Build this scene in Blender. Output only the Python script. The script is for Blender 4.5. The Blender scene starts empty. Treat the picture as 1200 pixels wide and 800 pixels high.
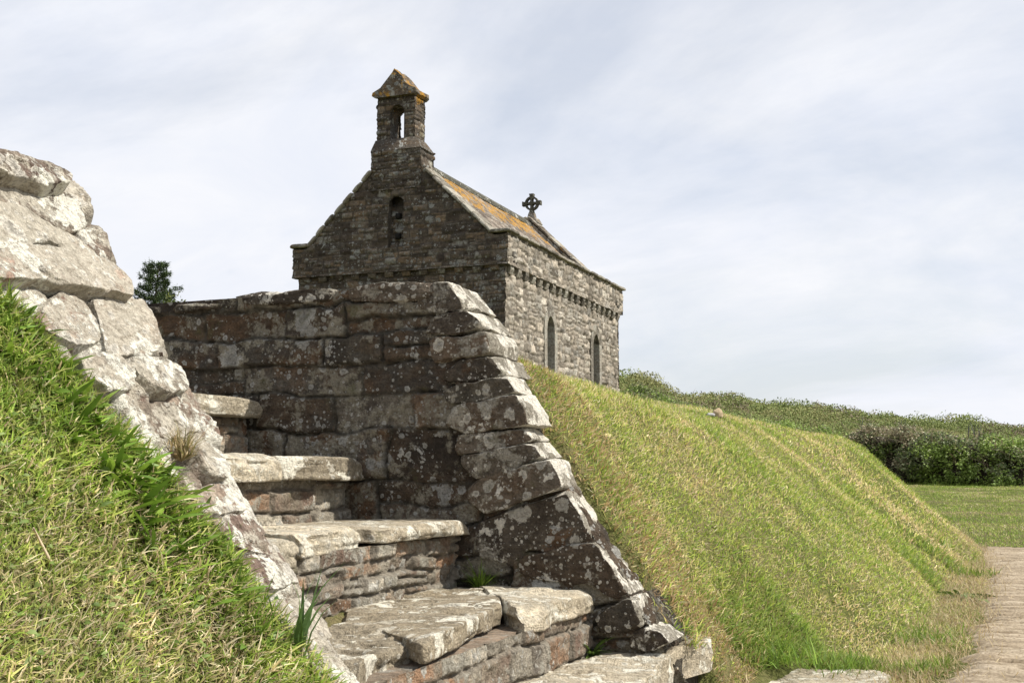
import bpy, math, random
import numpy as np
from mathutils import Vector
random.seed(7)
scn = bpy.context.scene
col = scn.collection

# ------------------------------------------------------------------ camera, sky, sun, exposure
F = 1386.0
PITCH = math.atan(155 / 1386)
CT, ST = math.cos(PITCH), math.sin(PITCH)
_n = math.hypot(0.363, 0.932)
CY, SY = 0.932 / _n, 0.363 / _n

def ray(x, y):
    a = (x - 600) / F; b = (400 - y) / F
    fw = CT - b * ST; up = ST + b * CT
    return np.array([CY * a - SY * fw, SY * a + CY * fw, up])
def on_y(x, y, Y):
    r = ray(x, y); return r * (Y / r[1])
def on_x(x, y, X):
    r = ray(x, y); return r * (X / r[0])
def on_z(x, y, Z):
    r = ray(x, y); return r * (Z / r[2])
def on_plane(x, y, p, n):
    r = ray(x, y); return r * (np.dot(p, n) / np.dot(r, n))
def at_depth(x, y, d):
    r = ray(x, y); k = d / (r[1] * CY - r[0] * SY); return r * k

cam_d = bpy.data.cameras.new('camera')
cam = bpy.data.objects.new('camera', cam_d); col.objects.link(cam)
cam_d.sensor_width = 36; cam_d.lens = 36 * F / 1200
cam_d.clip_start = 0.05; cam_d.clip_end = 3000
fwd = Vector((-SY * CT, CY * CT, ST))
cam.rotation_euler = fwd.to_track_quat('-Z', 'Y').to_euler()
scn.camera = cam

SUN_EL, SUN_AZ = 49.0, 14.0            # azimuth measured from +X towards +Y
w = bpy.data.worlds.new('World'); scn.world = w; w.use_nodes = True
nt = w.node_tree; nt.nodes.clear()
def wn(t, **k):
    n = nt.nodes.new(t)
    for a, b in k.items(): setattr(n, a, b)
    return n
sky = wn('ShaderNodeTexSky', sky_type='NISHITA', sun_disc=False)
sky.sun_elevation = math.radians(SUN_EL); sky.sun_rotation = math.radians(90 - SUN_AZ)
sky.air_density = 1.0; sky.dust_density = 1.5
bg1 = wn('ShaderNodeBackground'); bg1.inputs[1].default_value = 0.10
bg2 = wn('ShaderNodeBackground'); bg2.inputs[1].default_value = 0.92
tc = wn('ShaderNodeTexCoord'); sep = wn('ShaderNodeSeparateXYZ')
mz = wn('ShaderNodeMath', operation='ADD'); mz.inputs[1].default_value = 0.45
mzz = wn('ShaderNodeMath', operation='MAXIMUM'); mzz.inputs[1].default_value = 0.12
dv = wn('ShaderNodeVectorMath', operation='DIVIDE'); cmb = wn('ShaderNodeCombineXYZ')
mp = wn('ShaderNodeMapping'); mp.inputs['Rotation'].default_value = (0, 0, 0.5); mp.inputs['Scale'].default_value = (1.2, 1.9, 1)
mp.inputs['Location'].default_value = (1.3, 0.4, 0.0)
nz = wn('ShaderNodeTexNoise'); nz.inputs['Scale'].default_value = 1.35; nz.inputs['Detail'].default_value = 10; nz.inputs['Roughness'].default_value = 0.58
nz.inputs['Distortion'].default_value = 0.35
nz2 = wn('ShaderNodeTexNoise'); nz2.inputs['Scale'].default_value = 2.2; nz2.inputs['Detail'].default_value = 10; nz2.inputs['Roughness'].default_value = 0.6; nz2.inputs['Distortion'].default_value = 0.6
rp = wn('ShaderNodeValToRGB'); rp.color_ramp.elements[0].position = 0.34; rp.color_ramp.elements[1].position = 0.56
rp.color_ramp.elements[0].color = (0.64, 0.64, 0.64, 1); rp.color_ramp.elements[1].color = (1, 1, 1, 1)
rc = wn('ShaderNodeValToRGB'); rc.color_ramp.elements[0].position = 0.30; rc.color_ramp.elements[1].position = 0.70
rc.color_ramp.elements[0].color = (0.70, 0.735, 0.82, 1); rc.color_ramp.elements[1].color = (0.83, 0.835, 0.86, 1)
mx = wn('ShaderNodeMixShader'); out = wn('ShaderNodeOutputWorld')
L = nt.links.new
L(tc.outputs['Generated'], sep.inputs[0]); L(sep.outputs[2], mz.inputs[0]); L(mz.outputs[0], mzz.inputs[0])
for i in range(3): L(mzz.outputs[0], cmb.inputs[i])
L(tc.outputs['Generated'], dv.inputs[0]); L(cmb.outputs[0], dv.inputs[1]); L(dv.outputs[0], mp.inputs[0])
L(mp.outputs[0], nz.inputs['Vector']); L(mp.outputs[0], nz2.inputs['Vector'])
L(nz.outputs['Fac'], rp.inputs[0]); L(nz2.outputs['Fac'], rc.inputs[0])
L(sky.outputs[0], bg1.inputs[0]); L(rc.outputs[0], bg2.inputs[0])
L(rp.outputs[0], mx.inputs[0]); L(bg1.outputs[0], mx.inputs[1]); L(bg2.outputs[0], mx.inputs[2]); L(mx.outputs[0], out.inputs[0])

sd = bpy.data.lights.new('sun', 'SUN'); sd.energy = 5.0; sd.angle = math.radians(0.53); sd.color = (1.0, 0.945, 0.85)
so = bpy.data.objects.new('sun', sd); col.objects.link(so)
e, a_ = math.radians(SUN_EL), math.radians(SUN_AZ)
sv = Vector((math.cos(e) * math.cos(a_), math.cos(e) * math.sin(a_), math.sin(e)))
so.rotation_euler = sv.to_track_quat('Z', 'Y').to_euler(); so.location = (0, 0, 30)
vs = scn.view_settings
vs.view_transform = 'Standard'; vs.look = 'None'; vs.gamma = 1; vs.exposure = 0.35; vs.use_curve_mapping = False
scn.cycles.max_bounces = 6; scn.cycles.transparent_max_bounces = 4

# ------------------------------------------------------------------ noise
def _h(ix, iy, iz, s):
    x = (ix.astype(np.int64) * 374761393 + iy.astype(np.int64) * 668265263 + iz.astype(np.int64) * 2147483647 + s * 974711) & 0xFFFFFFFF
    x = ((x ^ (x >> 13)) * 1274126177) & 0xFFFFFFFF
    x = ((x ^ (x >> 16)) * 2246822519) & 0xFFFFFFFF
    x = x ^ (x >> 15)
    return (x & 0xFFFFFF) / float(0xFFFFFF)
def vnoise(p, s=0):
    p = np.asarray(p, float); i = np.floor(p); f = p - i; i = i.astype(np.int64)
    u = f * f * f * (f * (f * 6 - 15) + 10)
    r = 0
    for dx in (0, 1):
        for dy in (0, 1):
            for dz in (0, 1):
                wgt = (u[:, 0] if dx else 1 - u[:, 0]) * (u[:, 1] if dy else 1 - u[:, 1]) * (u[:, 2] if dz else 1 - u[:, 2])
                r = r + wgt * _h(i[:, 0] + dx, i[:, 1] + dy, i[:, 2] + dz, s)
    return r * 2 - 1
def fbm(p, s=0, o=4, g=0.5, l=2.03):
    p = np.asarray(p, float); r = 0; a = 1; t = 0
    for k in range(o):
        r = r + a * vnoise(p + 17.3 * k, s + k * 7); t += a; a *= g; p = p * l
    return r / t * 1.6
def fbm2(x, y, s=0, o=4):
    return fbm(np.stack([x, y, np.zeros_like(x) + 0.37 * s], 1), s, o)
def sstep(a, b, x):
    t = np.clip((x - a) / (b - a), 0, 1); return t * t * (3 - 2 * t)

# ------------------------------------------------------------------ mesh builder
ORG = {}
class MB:
    def __init__(s): s.v = []; s.q = []; s.t = []; s.c = []; s.n = 0
    def add(s, v, quads=None, tris=None, c=None):
        v = np.asarray(v, float).reshape(-1, 3)
        if c is None: c = (0.5, 0.5, 0.0)
        c = np.asarray(c, float)
        if c.ndim == 1: c = np.tile(c, (len(v), 1))
        if c.shape[1] == 3: c = np.concatenate([c, np.zeros((len(c), 1))], 1)
        s.v.append(v); s.c.append(c)
        if quads is not None and len(quads): s.q.append(np.asarray(quads, np.int64) + s.n)
        if tris is not None and len(tris): s.t.append(np.asarray(tris, np.int64) + s.n)
        s.n += len(v)
    def build(s, name, mat, parent=None, smooth=True):
        me = bpy.data.meshes.new(name)
        v = np.concatenate(s.v); c = np.concatenate(s.c)
        o = ORG.get(parent.name, (0, 0, 0)) if parent else (0, 0, 0)
        if parent is None and False: pass
        v = v - np.asarray(o)
        q = np.concatenate(s.q) if s.q else np.zeros((0, 4), np.int64)
        t = np.concatenate(s.t) if s.t else np.zeros((0, 3), np.int64)
        li = np.concatenate([q.ravel(), t.ravel()]).astype(np.int32)
        ls = np.concatenate([np.arange(len(q)) * 4, len(q) * 4 + np.arange(len(t)) * 3]).astype(np.int32)
        me.vertices.add(len(v)); me.vertices.foreach_set('co', v.astype(np.float32).ravel())
        me.loops.add(len(li)); me.loops.foreach_set('vertex_index', li)
        me.polygons.add(len(ls)); me.polygons.foreach_set('loop_start', ls)
        me.polygons.foreach_set('use_smooth', np.full(len(ls), smooth))
        me.update(calc_edges=True)
        at = me.attributes.new('stone', 'FLOAT_COLOR', 'POINT')
        cc = c.astype(np.float32)
        at.data.foreach_set('color', cc.ravel())
        me.materials.append(mat)
        ob = bpy.data.objects.new(name, me); col.objects.link(ob)
        if parent:
            ob.parent = parent; ORG[ob.name] = o
        return ob
def tag(o, label=None, cat=None, group=None, kind=None):
    for k, x in (('label', label), ('category', cat), ('group', group), ('kind', kind)):
        if x: o[k] = x
    return o
def thing(name, loc, label, cat, group=None):
    o = bpy.data.objects.new(name, None); col.objects.link(o); o.location = loc
    o.empty_display_size = 0.2
    ORG[o.name] = tuple(loc)
    return tag(o, label, cat, group)

def grid_quads(nu, nv, keep=None):
    i = np.arange(nu - 1)[:, None] * nv + np.arange(nv - 1)[None, :]
    q = np.stack([i, i + nv, i + nv + 1, i + 1], -1)
    if keep is not None: q = q[keep]
    return q.reshape(-1, 4)

def masonry(u, v, rows, lens, seed, warp=0.02, wf=4.0, split=0.0):
    """irregular coursed stonework: distance to the nearest joint, three random numbers per stone"""
    rs = np.random.RandomState(seed)
    uu = u + warp * fbm2(u * wf, v * wf, seed + 1, 3); vv = v + warp * fbm2(u * wf, v * wf, seed + 2, 3)
    v0, v1 = vv.min() - 0.1, vv.max() + 0.1; u0, u1 = uu.min() - 1, uu.max() + 1
    b = [v0]
    while b[-1] < v1: b.append(b[-1] + rs.uniform(*rows))
    b = np.array(b)
    r = np.clip(np.searchsorted(b, vv, side='right') - 1, 0, len(b) - 2)
    dv = np.minimum(vv - b[r], b[r + 1] - vv)
    du = np.zeros_like(u); sid = np.zeros(len(u), np.int64)
    cu = np.zeros_like(u); cv = (b[r] + b[r + 1]) / 2
    for k in np.unique(r):
        m = r == k; n = int((u1 - u0) / lens[0]) + 3
        e = u0 - rs.uniform(0, lens[1]) + np.concatenate([[0], np.cumsum(rs.uniform(lens[0], lens[1], n))])
        j = np.clip(np.searchsorted(e, uu[m], side='right') - 1, 0, len(e) - 2)
        a0, a1 = e[j], e[j + 1]
        du[m] = np.minimum(uu[m] - a0, a1 - uu[m]); sid[m] = k * 1000 + j; cu[m] = (a0 + a1) / 2
        if split > 0:                                 # some stones are two thin ones on top of each other
            sp = _h(sid[m], sid[m] * 0 + 5, sid[m] * 0, seed) < split
            mid = (b[k] + b[k + 1]) / 2
            dm = np.abs(vv[m] - mid)
            dvm = dv[m]; dvm[sp] = np.minimum(dvm[sp], dm[sp]); dv[m] = dvm
            sm = sid[m]; sm[sp & (vv[m] > mid)] += 500000; sid[m] = sm
    z = np.zeros_like(sid)
    rnd = np.stack([_h(sid, z + q, z, seed) for q in range(4)], 1)
    return np.minimum(du, dv), rnd, cu, cv, uu, vv

def stone_sheet(mb, O, U, V, N, ur, vr, step, rows, lens, seed, amp=0.012, edge=0.02, off=0.012, tilt=0.06, rough=0.004, rf=30,
                warp=0.02, wf=4.0, keep=None, split=0.0, jw=0.006):
    O, U, V, N = [np.asarray(k, float) for k in (O, U, V, N)]
    nu = int((ur[1] - ur[0]) / step) + 1; nv = int((vr[1] - vr[0]) / step) + 1
    gu, gv = np.meshgrid(np.linspace(*ur, nu), np.linspace(*vr, nv), indexing='ij')
    u, v = gu.ravel(), gv.ravel()
    d, rnd, cu, cv, uu, vv = masonry(u, v, rows, lens, seed, warp, wf, split)
    dj = d + 0.003 * fbm2(u * 45, v * 45, seed + 14, 3)
    h = amp * (np.clip(dj / edge, 0, 1) ** 0.5 - 1) + off * (rnd[:, 2] - 0.5) * 2 * sstep(0, edge, d)
    h = h + tilt * ((uu - cu) * (rnd[:, 3] - 0.5) + (vv - cv) * (rnd[:, 0] - 0.5)) * sstep(0, edge, d)
    fz = fbm2(u * rf * 0.5 + rnd[:, 0] * 50, v * rf * 0.9 + rnd[:, 1] * 50, seed + 6, 4)
    h = h + rough * fbm2(u * rf, v * rf, seed + 5, 5) + rough * 1.5 * np.floor(fz * 2.5) / 2.5
    jn = 1 - sstep(jw * 0.3, jw * 1.6, d + 0.004 * fbm2(u * 40, v * 40, seed + 9, 2))
    P = O + u[:, None] * U + v[:, None] * V + h[:, None] * N
    kk = None
    if keep is not None:
        uc = (gu[:-1, :-1] + gu[1:, 1:]) / 2; vc = (gv[:-1, :-1] + gv[1:, 1:]) / 2
        kk = keep(uc, vc)
    q = grid_quads(nu, nv, kk)
    if np.dot(np.cross(U, V), N) < 0: q = q[:, ::-1]
    mb.add(P, quads=q, c=np.stack([rnd[:, 0], rnd[:, 1], jn], 1))

def prism_stone(mb, poly, O, U, V, N, depth, seed, na=84, caps=12, sides=7, rnd=0.014, disp=0.008, freq=9.0, wob=0.006, strata=0.0,
                flat=1.0, c=None, shrink=0.0, relief=0.0, chips=26, chip=0.012, weather=None, bevel=1.1, tiltn=0.22):
    """a stone whose outline is poly in the plane (O; U, V), its face towards N and its body reaching back by depth"""
    O, U, V, N = [np.asarray(k, float) for k in (O, U, V, N)]
    rs = np.random.RandomState(seed)
    poly = np.asarray(poly, float)
    ar = np.sum(poly[:, 0] * np.roll(poly[:, 1], -1) - np.roll(poly[:, 0], -1) * poly[:, 1])
    if ar < 0: poly = poly[::-1]
    if np.dot(np.cross(U, V), N) < 0: rev = True
    else: rev = False
    L_ = np.linalg.norm(np.roll(poly, -1, 0) - poly, axis=1); cum = np.concatenate([[0], np.cumsum(L_)])
    s = np.linspace(0, cum[-1], na, endpoint=False)
    j = np.clip(np.searchsorted(cum, s, side='right') - 1, 0, len(poly) - 1)
    f = ((s - cum[j]) / L_[j])[:, None]
    b = poly[j] * (1 - f) + poly[(j + 1) % len(poly)] * f
    b = 0.8 * b + 0.1 * (np.roll(b, 1, 0) + np.roll(b, -1, 0))
    ctr = b.mean(0)
    dr = b - ctr; ln = np.linalg.norm(dr, axis=1, keepdims=True); un = dr / ln
    b = b + un * (wob * fbm2(b[:, 0] * 14, b[:, 1] * 14, seed, 4)[:, None] - shrink)
    ln = np.linalg.norm(b - ctr, axis=1, keepdims=True)
    rings = []; rr = np.minimum(rnd, ln * 0.4)
    for k in range(1, caps): rings.append((ctr + un * (ln - rr) * (k / caps), 0.0))
    for k in range(0, 5):
        th = k / 4 * math.pi / 2
        rings.append((ctr + un * (ln - rr * (1 - math.sin(th))), -rnd * (1 - math.cos(th)) - 1e-9))
    for k in range(1, sides + 1):
        dz = -rnd - (depth - 2 * rnd) * k / sides
        rings.append((ctr + un * ln, dz))
    rings.append((ctr + un * (ln - rr), -depth)); rings.append((ctr + un * ln * 0.5, -depth))
    pts = [O + ctr[0] * U + ctr[1] * V]
    allp = [np.array([pts[0]])]
    for (p, dz) in rings:
        allp.append(O + p[:, :1] * U + p[:, 1:] * V + dz * N)
    allp.append(np.array([O + ctr[0] * U + ctr[1] * V - depth * N]))
    P = np.concatenate(allp)
    sc = P * freq
    rad = P - (O + ctr[0] * U + ctr[1] * V - depth * 0.5 * N)
    rad = rad / np.maximum(np.linalg.norm(rad, axis=1, keepdims=True), 1e-6)
    dn = fbm(sc, seed, 5, 0.55)
    dv_ = np.stack([fbm(sc * 0.8 + 31, seed + 3, 4), fbm(sc * 0.8 + 57, seed + 4, 4), fbm(sc * 0.8 + 83, seed + 5, 4)], 1)
    P = P + rad * (dn * disp)[:, None] + dv_ * disp * 0.5
    dpt = (P - O) @ N
    if strata > 0:                                     # slate-like splitting along the bedding
        lay = np.floor((dpt + 0.004 * fbm(sc * 1.5, seed + 8, 2)) / 0.014)
        latr = rad - (rad @ N)[:, None] * N
        P = P + latr * (strata * sstep(-rnd * 0.6, -rnd * 1.6, dpt) * (fbm(np.stack([sc[:, 0] * 0.6, sc[:, 1] * 0.6, lay * 3.7], 1), seed + 9, 2)))[:, None]
    if relief > 0:                                     # flaked steps on the face
        t = fbm(np.stack([(P @ U) * 5, (P @ V) * 3.2, np.zeros(len(P))], 1), seed + 12, 4)
        P = P + N * (relief * np.floor(t * 3.0 + 1.5) / 3.0 * sstep(-rnd * 3, -rnd * 0.5, dpt))[:, None]
    if chips:                                          # broken facets: random planes shear the edges and the face
        c0 = O + ctr[0] * U + ctr[1] * V - depth * 0.5 * N
        ext = ln.mean()
        for q_ in range(chips):
            if q_ % 3 == 0: nn = N + tiltn * rs.normal(0, 1, 3)
            else:
                t_ = rs.uniform(0, 2 * math.pi); nn = (math.cos(t_) * U + math.sin(t_) * V) * rs.uniform(0.6, 1.3) + N * rs.uniform(0.0, bevel) + 0.15 * rs.normal(0, 1, 3)
            nn = nn / np.linalg.norm(nn)
            dd = (P - c0) @ nn; lim = dd.max() - chip * rs.uniform(0.15, 1.0) * (0.5 if q_ % 3 == 0 else 1.0)
            lim = lim + 0.0015 * fbm(sc * 6, seed + 20 + q_, 3)
            P = P - nn * (np.maximum(0, dd - lim))[:, None]
        P = P + rad * (0.0018 * fbm(P * 60, seed + 77, 3))[:, None]
    m = na
    i = np.arange(m); i2 = (i + 1) % m
    tr = [np.stack([np.zeros(m, int), 1 + i, 1 + i2], 1)]
    nr = len(rings); q = []
    for k in range(nr - 1):
        a0 = 1 + k * m
        q.append(np.stack([a0 + i, a0 + m + i, a0 + m + i2, a0 + i2], 1))
    last = 1 + (nr - 1) * m
    tr.append(np.stack([np.full(m, len(P) - 1), last + i2, last + i], 1))
    q = np.concatenate(q); tr = np.concatenate(tr)
    if rev: q = q[:, ::-1]; tr = tr[:, ::-1]
    if c is None: c = (rs.rand(), rs.rand(), 0)
    c = np.tile(np.array([*c, 0.0]), (len(P), 1))
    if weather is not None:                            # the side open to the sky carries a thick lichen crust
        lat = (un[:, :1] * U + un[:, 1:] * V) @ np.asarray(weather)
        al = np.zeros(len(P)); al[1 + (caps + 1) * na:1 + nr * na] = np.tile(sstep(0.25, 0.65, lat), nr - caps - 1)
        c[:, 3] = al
    mb.add(P, quads=q, tris=tr, c=c)

def box(mb, p0, p1, c=(0.5, 0.5, 0)):
    x0, y0, z0 = p0; x1, y1, z1 = p1
    v = [(x0, y0, z0), (x1, y0, z0), (x1, y1, z0), (x0, y1, z0), (x0, y0, z1), (x1, y0, z1), (x1, y1, z1), (x0, y1, z1)]
    mb.add(v, quads=[(3, 2, 1, 0), (4, 5, 6, 7), (0, 1, 5, 4), (1, 2, 6, 5), (2, 3, 7, 6), (3, 0, 4, 7)], c=c)
def extrude_poly(mb, pts, d, c=(0.5, 0.5, 0)):
    """convex polygon pts (3D) extruded along the vector d"""
    pts = np.asarray(pts, float); n = len(pts); d = np.asarray(d, float)
    v = np.concatenate([pts, pts + d, [pts.mean(0)], [pts.mean(0) + d]])
    t = []; q = []
    for i in range(n):
        j = (i + 1) % n
        t += [(2 * n, j, i), (2 * n + 1, n + i, n + j)]; q.append((i, j, n + j, n + i))
    mb.add(v, quads=q, tris=t, c=c)

# ------------------------------------------------------------------ materials
class NB:
    def __init__(s, name):
        s.m = bpy.data.materials.new(name); s.m.use_nodes = True; s.t = s.m.node_tree; s.t.nodes.clear()
        s.out = s.t.nodes.new('ShaderNodeOutputMaterial')
    def n(s, typ, ins=None, **k):
        n = s.t.nodes.new(typ)
        for a, b in k.items(): setattr(n, a, b)
        for a, b in (ins or {}).items():
            if hasattr(b, 'is_linked'): s.t.links.new(b, n.inputs[a])
            else: n.inputs[a].default_value = b
        return n
    def math(s, op, a, b=0.0, c=None, clamp=False):
        d = {0: a, 1: b}
        if c is not None: d[2] = c
        return s.n('ShaderNodeMath', d, operation=op, use_clamp=clamp).outputs[0]
    def noise(s, vec, scale, detail=4, rough=0.55, dist=0.0):
        return s.n('ShaderNodeTexNoise', {'Vector': vec, 'Scale': scale, 'Detail': detail, 'Roughness': rough, 'Distortion': dist})
    def ramp(s, fac, stops):
        n = s.n('ShaderNodeValToRGB', {0: fac}); cr = n.color_ramp
        while len(cr.elements) < len(stops): cr.elements.new(0.5)
        for el, (p, c) in zip(cr.elements, stops):
            el.position = p; el.color = (*c, 1) if len(c) == 3 else c
        return n.outputs[0]
    def mix(s, f, a, b, blend='MIX'):
        n = s.n('ShaderNodeMix', data_type='RGBA', blend_type=blend)
        for k, x in ((0, f), (6, a), (7, b)):
            if hasattr(x, 'is_linked'): s.t.links.new(x, n.inputs[k])
            elif k == 0: n.inputs[0].default_value = x
            else: n.inputs[k].default_value = (*x, 1)
        return n.outputs[2]
    def sm(s, x, a, b):
        return s.n('ShaderNodeMapRange', {0: x, 1: a, 2: b, 3: 0.0, 4: 1.0}, interpolation_type='SMOOTHSTEP').outputs[0]
    def vadd(s, a, b): return s.n('ShaderNodeVectorMath', {0: a, 1: b}, operation='ADD').outputs[0]
    def vscale(s, a, f):
        n = s.n('ShaderNodeVectorMath', {0: a}, operation='SCALE')
        if hasattr(f, 'is_linked'): s.t.links.new(f, n.inputs[3])
        else: n.inputs[3].default_value = f
        return n.outputs[0]
    def done(s, shader): s.t.links.new(shader, s.out.inputs[0]); return s.m

def stone_mat(name, cols, k=1.0, crust=0.45, spots=0.5, orange=0.0, moss=0.1, mortar=(0.09, 0.08, 0.06), bump=0.95, patch=0.4, big=0.3,
              crust_col=((0.20, 0.19, 0.16), (0.40, 0.385, 0.33)), spot_col=(0.56, 0.55, 0.50), spot_hi=0.62, zor=None):
    b = NB(name)
    pos = b.n('ShaderNodeNewGeometry').outputs['Position']
    at = b.n('ShaderNodeAttribute', attribute_name='stone')
    sp = b.n('ShaderNodeSeparateColor', {0: at.outputs['Color']})
    r, g, jn = sp.outputs[0], sp.outputs[1], sp.outputs[2]; al = at.outputs['Alpha']
    n1 = b.noise(pos, 7 * k, 6, 0.6).outputs[0]
    n2 = b.noise(pos, 5.0 * k, 10, 0.68, 0.5).outputs[0]
    n2b = b.noise(b.vadd(pos, (7.1, 3.3, 1.7)), 16 * k, 8, 0.68, 0.3).outputs[0]
    fine = b.noise(pos, 150 * k, 4, 0.65).outputs[0]
    mid = b.noise(pos, 42 * k, 6, 0.7).outputs[0]
    bed = b.noise(b.n('ShaderNodeMapping', {'Vector': pos, 'Scale': (9 * k, 9 * k, 60 * k)}).outputs[0], 1.0, 5, 0.6, 0.3).outputs[0]
    f = b.math('ADD', b.math('MULTIPLY', r, 0.85), b.math('MULTIPLY', b.math('SUBTRACT', n1, 0.42), 0.9))
    base = b.ramp(f, [(i / (len(cols) - 1) * 0.9 + 0.05, c) for i, c in enumerate(cols)])
    vv = b.math('MULTIPLY_ADD', g, 0.75, 0.60)
    vv = b.math('MULTIPLY', vv, b.math('MULTIPLY_ADD', fine, 1.7, 0.15))
    vv = b.math('MULTIPLY', vv, b.math('MULTIPLY_ADD', mid, 2.0, 0.02))
    vv = b.math('MULTIPLY', vv, b.math('MULTIPLY_ADD', bed, 1.2, 0.4))
    base = b.mix(1.0, base, b.n('ShaderNodeCombineColor', {0: vv, 1: vv, 2: vv}).outputs[0], 'MULTIPLY')
    # grey crust lichen, broken up at every scale
    ccol = b.ramp(b.math('ADD', b.math('MULTIPLY', mid, 0.6), b.math('MULTIPLY', fine, 0.4)), [(0.36, crust_col[0]), (0.62, crust_col[1])])
    cm = b.math('ADD', b.math('MULTIPLY', n2, 0.55), b.math('ADD', b.math('MULTIPLY', n2b, 0.42), b.math('MULTIPLY', b.math('SUBTRACT', mid, 0.5), 0.22)))
    cm = b.math('ADD', cm, b.math('MULTIPLY', b.math('SUBTRACT', g, 0.5), 0.08))
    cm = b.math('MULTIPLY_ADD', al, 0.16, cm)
    lo = 0.70 - crust * 0.46
    cmask = b.math('MULTIPLY', b.sm(cm, lo, lo + 0.05), b.math('MULTIPLY_ADD', b.sm(fine, 0.30, 0.5), 0.45, 0.5))
    colr = b.mix(cmask, base, ccol)
    # whitish ragged patches
    pz = b.math('ADD', b.math('MULTIPLY', b.noise(b.vadd(pos, (3.3, 9.1, 4.4)), 8 * k, 9, 0.64, 0.4).outputs[0], 0.8), b.math('MULTIPLY', mid, 0.22))
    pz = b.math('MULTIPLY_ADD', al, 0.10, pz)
    lo2 = 0.74 - patch * 0.26
    pm = b.math('MULTIPLY', b.sm(pz, lo2, lo2 + 0.02), b.math('MULTIPLY_ADD', b.sm(fine, 0.28, 0.42), 0.5, 0.5))
    pc = b.ramp(b.math('ADD', b.math('MULTIPLY', mid, 0.5), b.math('MULTIPLY', fine, 0.5)), [(0.38, tuple(x * 0.62 for x in spot_col)), (0.58, tuple(min(0.85, x * 1.08) for x in spot_col))])
    colr = b.mix(pm, colr, pc)
    # round spots at four sizes
    nv = b.noise(pos, 60 * k, 4, 0.6).outputs[1]
    nvl = b.noise(pos, 12 * k, 4, 0.6).outputs[1]
    hsum = b.math('ADD', pm, b.math('MULTIPLY', cmask, 0.6))
    for sc, rad, dens in ((7.5 * k, 0.42, big), (17 * k, 0.42, 0.60), (36 * k, 0.42, 0.65), (80 * k, 0.42, 0.55)):
        vec = b.vadd(b.vadd(pos, b.vscale(nv, 0.28 / sc)), b.vscale(nvl, 0.55 / sc))
        vo = b.n('ShaderNodeTexVoronoi', {'Vector': vec, 'Scale': sc})
        sc_ = b.n('ShaderNodeSeparateColor', {0: vo.outputs['Color']})
        rd = b.math('MULTIPLY', b.math('MULTIPLY_ADD', sc_.outputs[1], 0.75, 0.25), rad)
        x = b.math('DIVIDE', vo.outputs['Distance'], rd)
        on = b.math('GREATER_THAN', b.math('ADD', sc_.outputs[0], b.math('MULTIPLY', b.math('SUBTRACT', n1, 0.5), 2.6)), 1 - dens * spots)
        mk = b.math('MULTIPLY', on, b.math('SUBTRACT', 1.0, b.sm(b.math('ADD', x, b.math('MULTIPLY', b.math('SUBTRACT', mid, 0.5), 1.3)), 0.84, 0.98)))
        inner = b.mix(b.math('MULTIPLY', b.sm(x, 0.15, 0.85), 0.8), tuple(c_ * 0.5 for c_ in spot_col), spot_col)
        inner = b.mix(b.math('MULTIPLY', b.sm(sc_.outputs[2], 0.3, 0.8), 0.85), inner, tuple(c_ * spot_hi for c_ in spot_col))
        inner = b.mix(1.0, inner, b.ramp(fine, [(0.30, (0.5, 0.5, 0.5)), (0.56, (1.05, 1.05, 1.05))]), 'MULTIPLY')
        mk = b.math('MULTIPLY', mk, b.math('MULTIPLY_ADD', b.sm(mid, 0.3, 0.5), 0.5, 0.5))
        colr = b.mix(b.math('MULTIPLY', mk, 0.95), colr, inner)
        hsum = b.math('ADD', hsum, mk)
    # moss, dark algae and ochre lichens
    mm = b.sm(b.noise(b.vadd(pos, (1.1, 5.5, 8.2)), 6 * k, 8, 0.68).outputs[0], 0.66 - moss * 0.2, 0.74 - moss * 0.2)
    colr = b.mix(b.math('MULTIPLY', mm, 0.6), colr, (0.10, 0.095, 0.045))
    om = b.math('ADD', b.math('MULTIPLY', b.noise(b.vadd(pos, (9.4, 2.2, 6.1)), 5 * k, 8, 0.68).outputs[0], 0.8), b.math('MULTIPLY', mid, 0.25))
    if zor:
        z = b.n('ShaderNodeSeparateXYZ', {0: pos}).outputs[2]
        om = b.math('ADD', om, b.math('MULTIPLY', b.sm(z, zor[0], zor[1]), zor[2]))
    omask = b.sm(om, 0.80 - orange * 0.28, 0.86 - orange * 0.28)
    oc = b.ramp(b.math('ADD', b.math('MULTIPLY', mid, 0.5), b.math('MULTIPLY', fine, 0.5)), [(0.38, (0.15, 0.075, 0.014)), (0.58, (0.44, 0.235, 0.03))])
    colr = b.mix(b.math('MULTIPLY', omask, 0.85), colr, oc)
    mo = b.mix(b.sm(mid, 0.35, 0.65), mortar, tuple(c_ * 1.9 for c_ in mortar))
    colr = b.mix(b.math('MULTIPLY', jn, 0.9), colr, mo)
    hh = b.math('ADD', b.math('MULTIPLY', mid, 1.5), b.math('ADD', b.math('MULTIPLY', fine, 0.6), b.math('MULTIPLY', hsum, 0.12)))
    hh = b.math('ADD', hh, b.math('ADD', b.math('MULTIPLY', n2b, 1.4), b.math('MULTIPLY', bed, 0.5)))
    bp = b.n('ShaderNodeBump', {'Strength': bump, 'Distance': 0.014 / k, 'Height': hh}).outputs[0]
    pr = b.n('ShaderNodeBsdfPrincipled', {'Base Color': colr, 'Roughness': 0.93, 'Normal': bp})
    pr.inputs['Specular IOR Level'].default_value = 0.15
    return b.done(pr.outputs[0])

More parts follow.
